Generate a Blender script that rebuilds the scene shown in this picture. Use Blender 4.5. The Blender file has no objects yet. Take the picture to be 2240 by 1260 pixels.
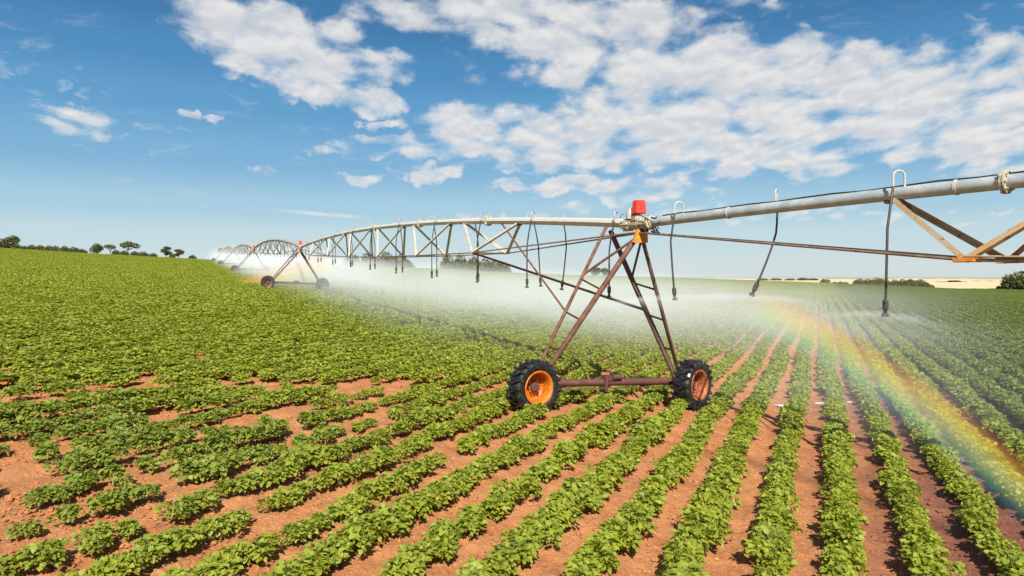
import bpy, bmesh, math, random
import numpy as np
from mathutils import Vector, Matrix, Euler

random.seed(7)
rng = np.random.default_rng(11)
sc = bpy.context.scene
COL = sc.collection
PI = math.pi
R = math.radians

# ------------------------------------------------------------------ camera
CAM_H = 3.2
F = 1500.0 / 2240.0
PITCH = math.atan(24 / 1500)
cam_d = bpy.data.cameras.new("camera")
cam = bpy.data.objects.new("camera", cam_d)
COL.objects.link(cam)
cam.location = (0, 0, CAM_H)
cam.rotation_euler = (PI / 2 - PITCH, 0, 0)
cam_d.sensor_width = 36
cam_d.lens = F * 36
cam_d.clip_start = 0.1
cam_d.clip_end = 9000
sc.camera = cam


def at(px, py, D):
    """world point on the sight line of a photo pixel, D metres ahead of the camera"""
    dx, dz = (px - 1120) / 1500, -(py - 630) / 1500
    y = math.cos(PITCH) + math.sin(PITCH) * dz
    z = -math.sin(PITCH) + math.cos(PITCH) * dz
    k = D / y
    return Vector((dx * k, D, CAM_H + z * k))


# ------------------------------------------------------------------ terrain
def g_side(x):
    x = np.asarray(x, float)
    a = np.minimum(np.abs(x), 215.0)
    left = 0.6 * (1 - np.exp(-(a / 14) ** 2)) + 0.028 * a + 0.0001 * a * a
    ar = np.minimum(a, 150.0)
    right = -(0.02 * ar + 0.3 * np.tanh(ar / 9) + 0.00009 * ar * ar)
    return np.where(x < 0, left, right)


FY = np.array([-4000, -100, 0, 16, 225, 250, 300, 500, 1000, 2000, 5000.0])
FZ = np.array([-2.0, -1.5, -.32, 0, 4.2, 4.3, 3.2, 3.6, 5.4, 8.6, 12.0])


def base_z(x, y):
    return np.interp(y, FY, FZ) + g_side(x)


def gz(x, y):
    return float(base_z(x, y))


ROW_TAN = 670 / 1500
ROW_TH = math.atan(ROW_TAN)
RC, RS = math.cos(ROW_TH), math.sin(ROW_TH)
ROW_S, ROW_Q0 = 0.88, -0.511


def rowq(x, y):
    return x * RC - y * RS


def rowu(x, y):
    return x * RS + y * RC


def _hash(ix, iy, s):
    h = (ix * 374761393 + iy * 668265263 + s * 974634777) & 0xFFFFFFFF
    h = ((h ^ (h >> 13)) * 1274126177) & 0xFFFFFFFF
    return ((h ^ (h >> 16)) & 0xFFFF) / 65535.0


def vnoise(x, y, s=0):
    x = np.asarray(x, float); y = np.asarray(y, float)
    ix, iy = np.floor(x).astype(np.int64), np.floor(y).astype(np.int64)
    fx, fy = x - ix, y - iy
    fx, fy = fx * fx * (3 - 2 * fx), fy * fy * (3 - 2 * fy)
    a, b = _hash(ix, iy, s), _hash(ix + 1, iy, s)
    c, d = _hash(ix, iy + 1, s), _hash(ix + 1, iy + 1, s)
    return (a * (1 - fx) + b * fx) * (1 - fy) + (c * (1 - fx) + d * fx) * fy


# ------------------------------------------------------------------ helpers
def tag(o, label=None, cat=None, group=None, kind=None):
    if label: o["label"] = label
    if cat: o["category"] = cat
    if group: o["group"] = group
    if kind: o["kind"] = kind
    return o


def empty(name, loc, label=None, cat=None, group=None):
    o = bpy.data.objects.new(name, None)
    COL.objects.link(o)
    o.location = loc
    o.empty_display_size = 0.2
    return tag(o, label, cat, group)


def mesh_np(name, V, Fc, mat, smooth=False):
    me = bpy.data.meshes.new(name)
    V = np.asarray(V, np.float32)
    Fc = np.asarray(Fc, np.int32)
    n = Fc.shape[1]
    me.vertices.add(len(V)); me.vertices.foreach_set("co", V.ravel())
    me.loops.add(Fc.size); me.loops.foreach_set("vertex_index", Fc.ravel())
    me.polygons.add(len(Fc))
    me.polygons.foreach_set("loop_start", np.arange(0, Fc.size, n, dtype=np.int32))
    if smooth:
        me.polygons.foreach_set("use_smooth", np.ones(len(Fc), bool))
    me.update(calc_edges=True)
    if mat: me.materials.append(mat)
    return me


class MB:
    def __init__(self, org=(0, 0, 0)):
        self.bm = bmesh.new()
        self.o = Vector(org)

    def tube(self, pts, r, n=10, cap=True):
        pts = [Vector(p) - self.o for p in pts]
        if not isinstance(r, (list, tuple)): r = [r] * len(pts)
        rings = []
        up = None
        for i, p in enumerate(pts):
            t = (pts[min(i + 1, len(pts) - 1)] - pts[max(i - 1, 0)]).normalized()
            if up is None:
                up = Vector((0, 0, 1)) if abs(t.z) < .9 else Vector((1, 0, 0))
            s = t.cross(up).normalized()
            up = s.cross(t).normalized()
            rings.append([self.bm.verts.new(p + (s * math.cos(2 * PI * k / n) + up * math.sin(2 * PI * k / n)) * r[i]) for k in range(n)])
        for a, b in zip(rings, rings[1:]):
            for k in range(n):
                f = self.bm.faces.new((a[k], a[(k + 1) % n], b[(k + 1) % n], b[k])); f.smooth = True
        if cap:
            self.bm.faces.new(rings[0][::-1]); self.bm.faces.new(rings[-1])
        return self

    def angle(self, a, b, w=.06, th=.008, up=(0, 0, 1)):
        """an L-section steel angle between two points"""
        a, b = Vector(a) - self.o, Vector(b) - self.o
        t = (b - a).normalized(); u = Vector(up)
        s = t.cross(u).normalized(); u = s.cross(t).normalized()
        prof = [(0, 0), (w, 0), (w, -th), (th, -th), (th, -w), (0, -w)]
        ra = [self.bm.verts.new(a + s * (x - w / 2) + u * (y + w / 2)) for x, y in prof]
        rb = [self.bm.verts.new(b + s * (x - w / 2) + u * (y + w / 2)) for x, y in prof]
        for k in range(6):
            self.bm.faces.new((ra[k], ra[(k + 1) % 6], rb[(k + 1) % 6], rb[k]))
        self.bm.faces.new(ra[::-1]); self.bm.faces.new(rb)
        return self

    def box(self, c, size, rot=None, bevel=0, taper=1.0):
        c = Vector(c) - self.o
        M = rot.to_matrix() if rot else Matrix.Identity(3)
        vs = []
        for z in (-1, 1):
            k = taper if z > 0 else 1
            for x, y in ((-1, -1), (1, -1), (1, 1), (-1, 1)):
                vs.append(self.bm.verts.new(c + M @ Vector((x * size[0] / 2 * k, y * size[1] / 2 * k, z * size[2] / 2))))
        fs = [self.bm.faces.new([vs[i] for i in q]) for q in ((3, 2, 1, 0), (4, 5, 6, 7), (0, 1, 5, 4), (1, 2, 6, 5), (2, 3, 7, 6), (3, 0, 4, 7))]
        if bevel:
            es = list({e for f in fs for e in f.edges})
            bmesh.ops.bevel(self.bm, geom=es, offset=bevel, segments=2, affect='EDGES')
        return self

    def prism(self, pts, thick):
        """flat plate: polygon pts (3D, planar) thickened along its normal"""
        pts = [Vector(p) - self.o for p in pts]
        nrm = (pts[1] - pts[0]).cross(pts[2] - pts[0]).normalized() * thick / 2
        a = [self.bm.verts.new(p + nrm) for p in pts]
        b = [self.bm.verts.new(p - nrm) for p in pts]
        self.bm.faces.new(a); self.bm.faces.new(b[::-1])
        for k in range(len(pts)):
            j = (k + 1) % len(pts)
            self.bm.faces.new((a[k], b[k], b[j], a[j]))
        return self

    def lathe(self, prof, n=32, axis='Y', closed=False):
        rings = []
        for r, h in prof:
            ring = []
            for k in range(n):
                c, s = math.cos(2 * PI * k / n) * r, math.sin(2 * PI * k / n) * r
                p = Vector((c, h, s)) if axis == 'Y' else Vector((c, s, h))
                ring.append(self.bm.verts.new(p - self.o))
            rings.append(ring)
        pairs = list(zip(rings, rings[1:])) + ([(rings[-1], rings[0])] if closed else [])
        for a, b in pairs:
            for k in range(n):
                f = self.bm.faces.new((a[k], b[k], b[(k + 1) % n], a[(k + 1) % n])); f.smooth = True
        return self

    def mesh(self, name, mat):
        bmesh.ops.recalc_face_normals(self.bm, faces=self.bm.faces)
        for e in self.bm.edges:
            if e.calc_face_angle(0) > R(38): e.smooth = False
        me = bpy.data.meshes.new(name)
        self.bm.to_mesh(me); self.bm.free()
        me.materials.append(mat)
        return me

    def build(self, name, mat, parent=None):
        return link(name, self.mesh(name, mat), parent)


def link(name, me, parent=None, loc=None):
    o = bpy.data.objects.new(name, me)
    COL.objects.link(o)
    if parent: o.parent = parent
    if loc is not None: o.location = loc
    return o


# ------------------------------------------------------------------ node helpers
class NT:
    def __init__(self, tree):
        self.t = tree
        self.n = tree.nodes; self.l = tree.links

    def new(self, typ, **kw):
        nd = self.n.new(typ)
        for k, v in kw.items(): setattr(nd, k, v)
        return nd

    def put(self, sock, v):
        if v is None: return
        if hasattr(v, "is_output"): self.l.new(v, sock)
        elif hasattr(v, "outputs"): self.l.new(v.outputs[0], sock)
        else: sock.default_value = v

    def m(self, op, a, b=None, c=None, clamp=False):
        nd = self.new("ShaderNodeMath", operation=op, use_clamp=clamp)
        for i, v in enumerate((a, b, c)): self.put(nd.inputs[i], v)
        return nd.outputs[0]

    def vm(self, op, a, b=None):
        nd = self.new("ShaderNodeVectorMath", operation=op)
        self.put(nd.inputs[0], a)
        if b is not None: self.put(nd.inputs[1], b)
        return nd.outputs["Value"] if op in ("LENGTH", "DOT_PRODUCT", "DISTANCE") else nd.outputs[0]

    def sep(self, v):
        nd = self.new("ShaderNodeSeparateXYZ"); self.put(nd.inputs[0], v)
        return nd.outputs

    def comb(self, x=0, y=0, z=0):
        nd = self.new("ShaderNodeCombineXYZ")
        for i, v in enumerate((x, y, z)): self.put(nd.inputs[i], v)
        return nd.outputs[0]

    def noise(self, vec, scale, detail=4, rough=.55, dim='3D', dist=0.0):
        nd = self.new("ShaderNodeTexNoise", noise_dimensions=dim)
        if vec is not None: self.put(nd.inputs["Vector"], vec)
        nd.inputs["Scale"].default_value = scale
        nd.inputs["Detail"].default_value = detail
        nd.inputs["Roughness"].default_value = rough
        nd.inputs["Distortion"].default_value = dist
        return nd.outputs["Fac"]

    def sstep(self, v, lo, hi, a=0.0, b=1.0):
        nd = self.new("ShaderNodeMapRange", interpolation_type='SMOOTHSTEP')
        self.put(nd.inputs[0], v)
        for i, x in enumerate((lo, hi, a, b)): self.put(nd.inputs[i + 1], x)
        return nd.outputs[0]

    def lin(self, v, lo, hi, a=0.0, b=1.0):
        nd = self.new("ShaderNodeMapRange")
        self.put(nd.inputs[0], v)
        for i, x in enumerate((lo, hi, a, b)): self.put(nd.inputs[i + 1], x)
        return nd.outputs[0]

    def mix(self, f, a, b, typ='MIX'):
        nd = self.new("ShaderNodeMix", data_type='RGBA', blend_type=typ)
        self.put(nd.inputs[0], f)
        for i, v in ((6, a), (7, b)):
            self.put(nd.inputs[i], (*v, 1) if isinstance(v, tuple) and len(v) == 3 else v)
        return nd.outputs[2]

    def ramp(self, v, stops, interp='LINEAR'):
        nd = self.new("ShaderNodeValToRGB")
        cr = nd.color_ramp; cr.interpolation = interp
        while len(cr.elements) < len(stops): cr.elements.new(.5)
        for e, (p, c) in zip(cr.elements, stops):
            e.position = p; e.color = (*c, 1) if len(c) == 3 else c
        self.put(nd.inputs[0], v)
        return nd.outputs[0]


def mat_new(name):
    m = bpy.data.materials.new(name)
    m.use_nodes = True
    m.node_tree.nodes.clear()
    nt = NT(m.node_tree)
    out = nt.new("ShaderNodeOutputMaterial")
    return m, nt, out


def principled(nt, out, color, rough=.6, metal=0.0, bump=None, bdist=.01, spec=.5):
    b = nt.new("ShaderNodeBsdfPrincipled")
    nt.put(b.inputs["Base Color"], (*color, 1) if isinstance(color, tuple) and len(color) == 3 else color)
    nt.put(b.inputs["Roughness"], rough)
    nt.put(b.inputs["Metallic"], metal)
    b.inputs["Specular IOR Level"].default_value = spec
    if bump is not None:
        bp = nt.new("ShaderNodeBump"); bp.inputs["Distance"].default_value = bdist
        bp.inputs["Strength"].default_value = 1.0
        nt.put(bp.inputs["Height"], bump)
        nt.l.new(bp.outputs[0], b.inputs["Normal"])
    nt.l.new(b.outputs[0], out.inputs["Surface"])
    return b


def worn(name, c1, c2, c3=None, scale=6.0, rough=.6, metal=0.0, cov=.5, c3cov=.62):
    """painted or bare metal with rust blotches and streaks"""
    m, nt, out = mat_new(name)
    tc = nt.new("ShaderNodeTexCoord").outputs["Object"]
    n1 = nt.noise(tc, scale, 6, .62)
    col = nt.mix(nt.sstep(n1, cov - .12, cov + .12), c1, c2)
    if c3:
        n2 = nt.noise(tc, scale * 2.7, 6, .7)
        col = nt.mix(nt.sstep(n2, c3cov - .06, c3cov + .06), col, c3)
    n3 = nt.noise(tc, scale * 9, 3, .6)
    col = nt.mix(.35, col, nt.mix(n3, (.25, .25, .25), (1.6, 1.6, 1.6)), 'MULTIPLY')
    principled(nt, out, col, nt.lin(n1, .3, .7, rough - .12, rough + .15), metal, n3, .002, .4)
    return m


M = {}
M["pipe"] = worn("galvanised", (.36, .41, .41), (.46, .50, .49), (.40, .37, .30), 3.0, .5, .25, .5, .72)
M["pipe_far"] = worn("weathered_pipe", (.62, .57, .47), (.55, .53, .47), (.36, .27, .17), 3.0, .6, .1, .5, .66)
M["truss"] = worn("truss_steel", (.40, .32, .20), (.36, .22, .09), (.20, .085, .035), 2.2, .6, .1, .5, .60)
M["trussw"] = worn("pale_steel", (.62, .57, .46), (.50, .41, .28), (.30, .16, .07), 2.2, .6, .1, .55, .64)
M["rust"] = worn("rusty_steel", (.165, .068, .036), (.10, .042, .028), (.32, .15, .06), 4.0, .7, .05, .5, .62)
M["rustbeam"] = worn("red_brown_rust", (.13, .042, .032), (.085, .035, .028), (.24, .085, .045), 4.0, .65, .05, .5, .62)
M["rustdark"] = worn("dark_rust", (.085, .05, .04), (.13, .06, .04), (.20, .10, .06), 4.0, .6, .1, .5, .64)
M["rod"] = worn("rod_steel", (.30, .20, .13), (.20, .11, .07), (.42, .33, .24), 5.0, .55, .3, .5, .62)
M["ochre"] = worn("ochre_paint", (.62, .27, .03), (.48, .17, .025), (.16, .06, .03), 9.0, .55, 0, .52, .64)
M["orange"] = worn("orange_paint", (.62, .165, .006), (.46, .115, .010), (.13, .045, .02), 7.0, .5, 0, .52, .58)
M["rim_rusty"] = worn("rusty_rim_paint", (.52, .14, .02), (.30, .09, .026), (.09, .035, .022), 7.0, .65, 0, .46, .56)
M["red"] = worn("red_paint", (.80, .045, .028), (.68, .05, .035), (.85, .20, .14), 14.0, .5, 0, .5, .66)
M["white"] = worn("white_plastic", (.46, .44, .40), (.38, .35, .29), (.35, .30, .22), 12.0, .5, 0, .55, .66)
M["neck"] = worn("grey_neck", (.42, .41, .38), (.30, .28, .25), None, 5.0, .5, .1)
M["joint"] = worn("joint_grime", (.60, .55, .42), (.42, .36, .24), (.08, .06, .05), 16.0, .6, 0, .5, .55)
M["cable"] = worn("black_cable", (.02, .02, .02), (.035, .03, .028), None, 8, .5)
M["hose"] = worn("hose_rubber", (.035, .03, .028), (.06, .05, .045), (.12, .085, .065), 3.0, .5, 0, .5, .6)
M["wet_hose"] = worn("wet_black", (.03, .03, .028), (.07, .065, .06), (.20, .19, .17), 18.0, .35, 0, .5, .62)
M["hub"] = worn("hub_rust", (.13, .05, .03), (.07, .035, .025), (.25, .11, .05), 14.0, .7)


def mat_tyre():
    m, nt, out = mat_new("tyre_rubber")
    tc = nt.new("ShaderNodeTexCoord").outputs["Object"]
    n1 = nt.noise(tc, 7, 5, .6)
    n2 = nt.noise(tc, 24, 3, .6)
    col = nt.mix(nt.sstep(n1, .5, .72), (.012, .012, .012), (.045, .036, .03))
    col = nt.mix(nt.sstep(n2, .62, .72), col, (.16, .11, .08))
    principled(nt, out, col, nt.lin(n1, .3, .7, .22, .55), 0, n2, .004, .6)
    return m


M["tyre"] = mat_tyre()


def mat_leaf(name, ca, cb, cc, trans=.32, hue_far=None):
    m, nt, out = mat_new(name)
    oi = nt.new("ShaderNodeObjectInfo").outputs["Random"]
    geo = nt.new("ShaderNodeNewGeometry")
    rpi = geo.outputs["Random Per Island"]
    pos = geo.outputs["Position"]
    patch = nt.noise(pos, .11, 4, .6)
    col = nt.mix(nt.m('MULTIPLY', rpi, 1.0), ca, cb)
    col = nt.mix(nt.sstep(nt.m('ADD', nt.m('MULTIPLY', oi, .5), nt.m('MULTIPLY', patch, .7)), .35, .95), col, cc)
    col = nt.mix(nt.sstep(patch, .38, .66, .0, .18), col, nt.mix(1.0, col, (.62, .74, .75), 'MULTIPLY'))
    col = nt.mix(nt.sstep(rpi, .972, .976), col, (.46, .34, .07))
    # crop strip to the right: shade side of its rows painted in as deeper green
    if hue_far:
        s = nt.sep(pos)
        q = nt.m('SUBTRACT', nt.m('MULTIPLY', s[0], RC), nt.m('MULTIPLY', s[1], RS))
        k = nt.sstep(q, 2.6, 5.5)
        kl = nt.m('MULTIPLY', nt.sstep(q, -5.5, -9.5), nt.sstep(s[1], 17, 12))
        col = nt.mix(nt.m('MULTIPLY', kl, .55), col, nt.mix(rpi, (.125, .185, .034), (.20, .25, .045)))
        col = nt.mix(k, col, nt.mix(rpi, hue_far, tuple(c * .75 for c in hue_far)))
    b = nt.new("ShaderNodeBsdfPrincipled")
    nt.put(b.inputs["Base Color"], col)
    b.inputs["Roughness"].default_value = .5
    b.inputs["Specular IOR Level"].default_value = .35
    t = nt.new("ShaderNodeBsdfTranslucent")
    nt.put(t.inputs[0], nt.mix(1.0, col, (1.15, 1.25, .55), 'MULTIPLY'))
    mx = nt.new("ShaderNodeMixShader")
    mx.inputs[0].default_value = trans
    nt.l.new(b.outputs[0], mx.inputs[1]); nt.l.new(t.outputs[0], mx.inputs[2])
    nt.l.new(mx.outputs[0], out.inputs["Surface"])
    return m


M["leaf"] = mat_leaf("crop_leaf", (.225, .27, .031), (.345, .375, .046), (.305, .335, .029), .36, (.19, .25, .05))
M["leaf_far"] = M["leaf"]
M["tree_leaf"] = mat_leaf("tree_leaf", (.085, .10, .036), (.165, .17, .06), (.14, .14, .06), .22)
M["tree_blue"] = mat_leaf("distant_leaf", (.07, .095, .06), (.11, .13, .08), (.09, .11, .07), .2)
M["bark"] = worn("bark", (.10, .075, .05), (.15, .11, .08), None, 3.0, .85)


def mat_soil():
    m, nt, out = mat_new("red_soil")
    geo = nt.new("ShaderNodeNewGeometry")
    pos = geo.outputs["Position"]
    s = nt.sep(pos)
    n_big = nt.noise(pos, .25, 4, .55)
    n_mid = nt.noise(pos, 2.2, 5, .6)
    n_fine = nt.noise(pos, 16, 5, .65)
    n_grain = nt.noise(pos, 60, 3, .6)
    dry = nt.mix(nt.sstep(n_mid, .3, .72), (.36, .136, .047), (.49, .212, .085))
    dry = nt.mix(nt.sstep(n_fine, .52, .75), dry, (.57, .32, .15))
    dry = nt.mix(nt.sstep(n_grain, .60, .72), dry, (.20, .085, .040))
    # soil wetted by the sprinklers
    q = nt.m('SUBTRACT', nt.m('MULTIPLY', s[0], RC), nt.m('MULTIPLY', s[1], RS))
    wetv = nt.m('ADD', q, nt.m('MULTIPLY', nt.m('SUBTRACT', n_big, .2), 5.0))
    wet = nt.m('MULTIPLY', nt.sstep(wetv, .8, 4.0), nt.sstep(s[1], 240, 120))
    col = nt.mix(nt.m('MULTIPLY', wet, .85), dry, nt.mix(n_mid, (.13, .042, .030), (.215, .085, .058)))
    # beyond the crop: stubble, dry grass and pasture
    d = s[1]
    n_f = nt.noise(nt.comb(nt.m('MULTIPLY', s[0], .5), s[1], 0), .012, 3, .5)
    far = nt.mix(nt.sstep(n_f, .40, .46), (.58, .43, .22), (.60, .47, .27))
    far = nt.mix(nt.sstep(n_f, .60, .64), far, (.22, .24, .10))
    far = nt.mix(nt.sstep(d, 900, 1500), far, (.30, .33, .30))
    lush = nt.mix(n_mid, (.10, .16, .03), (.16, .21, .04))
    col = nt.mix(nt.m('MULTIPLY', nt.sstep(d, 70, 130), .75), col, lush)
    col = nt.mix(nt.sstep(d, 234, 246), col, far)
    h = nt.m('ADD', nt.m('MULTIPLY', n_fine, 1.0), nt.m('MULTIPLY', n_grain, .45))
    principled(nt, out, col, nt.m('SUBTRACT', .92, nt.m('MULTIPLY', wet, .22)), 0, h, .035, .25)
    return m


M["soil"] = mat_soil()


# ------------------------------------------------------------------ ground (one sheet to the horizon)
def build_ground():
    az_in = np.radians(np.arange(-43, 43.001, .16))
    az_out = np.radians(np.arange(46, 314.5, 4.0))
    az = np.concatenate([az_in, az_out])
    r = [.6]
    while r[-1] < 9000:
        x = r[-1]
        k = 1.12 if x < 4.5 else 1.0045 if x < 30 else 1.012 if x < 90 else 1.03 if x < 400 else 1.12
        r.append(x * k)
    r = np.array(r)
    A, Rr = np.meshgrid(az, r)
    X, Y = Rr * np.sin(A), Rr * np.cos(A)
    Z = base_z(X, Y)
    fade = np.clip(1 - (Rr - 40) / 50, 0, 1) * (Rr > 2)
    q = rowq(X, Y) - ROW_Q0
    u = rowu(X, Y)
    ridge = np.cos(2 * PI * q / ROW_S)
    Z += fade * (.035 * ridge * (.8 + .4 * vnoise(u * .6, np.round(q / ROW_S), 3)))
    Z += fade * (.05 * (vnoise(X * 1.1, Y * 1.1, 1) - .5) + .035 * (vnoise(X * 4, Y * 4, 2) - .5))
    near = np.clip(1 - (Rr - 14) / 14, 0, 1) * (Rr > 3)
    cl = vnoise(X * 14, Y * 14, 4)
    Z += near * (.03 * np.clip(cl - .62, 0, 1) * 2 + .012 * vnoise(X * 26, Y * 26, 5))
    nr, na = A.shape
    V = np.stack([X, Y, Z], -1).reshape(-1, 3)
    i = np.arange(nr - 1)[:, None] * na; j = np.arange(na)[None, :]
    j2 = (j + 1) % na
    Fq = np.stack([i + j, i + j2, i + na + j2, i + na + j], -1).reshape(-1, 4)
    Fq = Fq[:, ::-1]
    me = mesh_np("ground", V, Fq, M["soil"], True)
    o = link("ground", me)
    tag(o, "red soil of the field with low ridges running under the crop rows", None, None, "structure")
    return o


build_ground()


# ------------------------------------------------------------------ crop plants
def leaf_cloud(P, Dv, L, W, rngx):
    """kite leaves folded on the midrib: P base points, Dv pointing directions, L lengths, W widths"""
    n = len(P)
    Dv = Dv / np.linalg.norm(Dv, axis=1, keepdims=True)
    up = np.tile([0, 0, 1.0], (n, 1)) + rngx.normal(0, .38, (n, 3))
    S = np.cross(Dv, up); S /= np.linalg.norm(S, axis=1, keepdims=True) + 1e-9
    N = np.cross(S, Dv)
    L = L[:, None]; W = W[:, None]
    base = P
    mid = P + Dv * L * .5 + N * L * .05
    tip = P + Dv * L - N * L * .20
    lf = P + Dv * L * .42 - S * W * .5 + N * W * .16
    rt = P + Dv * L * .42 + S * W * .5 + N * W * .16
    lf2 = P + Dv * L * .76 - S * W * .34 + N * W * .02
    rt2 = P + Dv * L * .76 + S * W * .34 + N * W * .02
    V = np.stack([base, lf, lf2, tip, rt2, rt, mid], 1).reshape(-1, 3)
    o = (np.arange(n) * 7)[:, None]
    quads = np.array([[0, 6, 2, 1], [6, 3, 2, 2], [0, 5, 4, 6], [6, 4, 3, 3]])
    tris = np.array([[0, 6, 1], [1, 6, 2], [2, 6, 3], [0, 5, 6], [5, 4, 6], [4, 3, 6]])
    Fc = (o[:, :, None] + tris[None]).reshape(-1, 3)
    return V, Fc


def plant_mesh(name, nl, rx, rz, ll, seed, length=0.0, mat="leaf"):
    r = np.random.default_rng(seed)
    # several shoots, each a small dome of leaves
    ns = max(4, int(5 + length * 6))
    ang = r.uniform(0, 2 * PI, ns); rad = rx * .62 * np.sqrt(r.uniform(0, 1, ns))
    SX = rad * np.cos(ang); SY = rad * np.sin(ang) + r.uniform(-.5, .5, ns) * length
    SH = rz * (1.0 - .45 * (rad / rx) ** 2) * r.uniform(.8, 1.1, ns)
    k = r.integers(0, ns, nl)
    th = r.uniform(0, 2 * PI, nl)
    ph = np.arccos(r.uniform(-.62, 1, nl))
    rr = r.uniform(.72, 1.0, nl)
    sr = rx * .58
    out = np.stack([np.cos(th) * np.sin(ph), np.sin(th) * np.sin(ph), np.cos(ph)], 1)
    P = np.stack([SX[k], SY[k], SH[k] * .62], 1) + out * (rr * np.array([sr, sr, sr * .85])[:, None]).T
    P[:, 2] = np.maximum(P[:, 2], .02)
    Dv = out * np.array([1, 1, .25]) + r.normal(0, .35, (nl, 3)) + np.array([0, 0, -.05])
    P = P - Dv / np.linalg.norm(Dv, axis=1, keepdims=True) * ll * .4
    P[:, 2] = np.maximum(P[:, 2], .02)
    L = ll * r.uniform(.45, 1.5, nl)
    W = L * r.uniform(.6, .8, nl)
    V, Fc = leaf_cloud(P, Dv, L, W, r)
    return mesh_np(name, V, Fc, M[mat])


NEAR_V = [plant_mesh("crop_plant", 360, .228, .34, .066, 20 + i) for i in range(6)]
MID_V = [plant_mesh("crop_plant_mid", 230, .265, .34, .078, 40 + i) for i in range(5)]
FAR_V = [plant_mesh("crop_row_piece", 520, .30, .36, .092, 60 + i, 1.2) for i in range(5)]


def lod_obj(meshes, cname):
    c = bpy.data.collections.new(cname)
    for me in meshes:
        o = bpy.data.objects.new(me.name, me)
        c.objects.link(o)
    return c


def px_of(x, y, z):
    # forward projection (for culling only)
    dy, dz = y, z - CAM_H
    f = dy * math.cos(PITCH) - dz * math.sin(PITCH)
    v = dy * math.sin(PITCH) + dz * math.cos(PITCH)
    return 1120 + 1500 * x / f, 630 - 1500 * v / f, f


def cover(x, y, q, u, k):
    """chance that a plant stands here and its size factor"""
    pres = np.full_like(x, 1.0); size = np.ones_like(x)
    # thin, patchy stand near the camera on the left
    lx = np.clip((-q - 5.0) / 2.5, 0, 1) * np.clip((19.2 + .3 * (x + 8) - y) / 2.5, 0, 1)
    n1 = vnoise(u * .75 + k * 7.3, k * 3.1, 8)
    n2 = vnoise(x * .22, y * .22, 9)
    bare = np.clip((14.4 + .25 * (x + 10) - y), -9, 9)
    band = np.exp(-((y - (15.4 + .45 * (x + 10))) / .70) ** 2) * (x < -2.5)     # the bare strip
    p_l = np.clip(.88 + 1.9 * (n1 - .30), .68, 1) - 1.15 * band * (vnoise(u * .5, k * 2.0, 10) > .18)
    pres = pres * (1 - lx) + lx * p_l
    size = size * (1 - lx) + lx * (.66 + .55 * n1)
    mid = np.clip((-q - 2.5) / 3, 0, 1) * np.clip((34 - y) / 12, 0, 1)
    pres = pres - .16 * mid * (n2 > .55)
    # small gaps in every row
    gapn = vnoise(u * 1.1, k * 5.7, 12)
    pres = np.where((gapn < .07) & (y < 60), 0.12, pres)
    size = size * (1 + .24 * np.clip((q - 3.2) / 1.2, 0, 1))
    size = size * (.86 + .28 * vnoise(u * .9, k * 1.7, 13))
    return pres, size


WHEELS = [(.52, 16.2), (4.67, 17.7)]


def rows_points(y0, y1, step, jit):
    X = []; Y = []; K = []
    for k in range(-420, 260):
        q = ROW_Q0 + k * ROW_S
        # y = u*RC - q*RS ; x = u*RS + q*RC
        ua, ub = (y0 + q * RS) / RC, (y1 + q * RS) / RC
        u = np.arange(ua, ub, step) + rng.uniform(-jit, jit, len(np.arange(ua, ub, step)))
        qq = q + rng.normal(0, .035, len(u)) + .05 * np.sin(u * .35 + k)
        x = u * RS + qq * RC; y = u * RC - qq * RS
        ok = (np.abs(x) < y * .80 + 2.5)
        X.append(x[ok]); Y.append(y[ok]); K.append(np.full(ok.sum(), k))
    return np.concatenate(X), np.concatenate(Y), np.concatenate(K)


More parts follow.
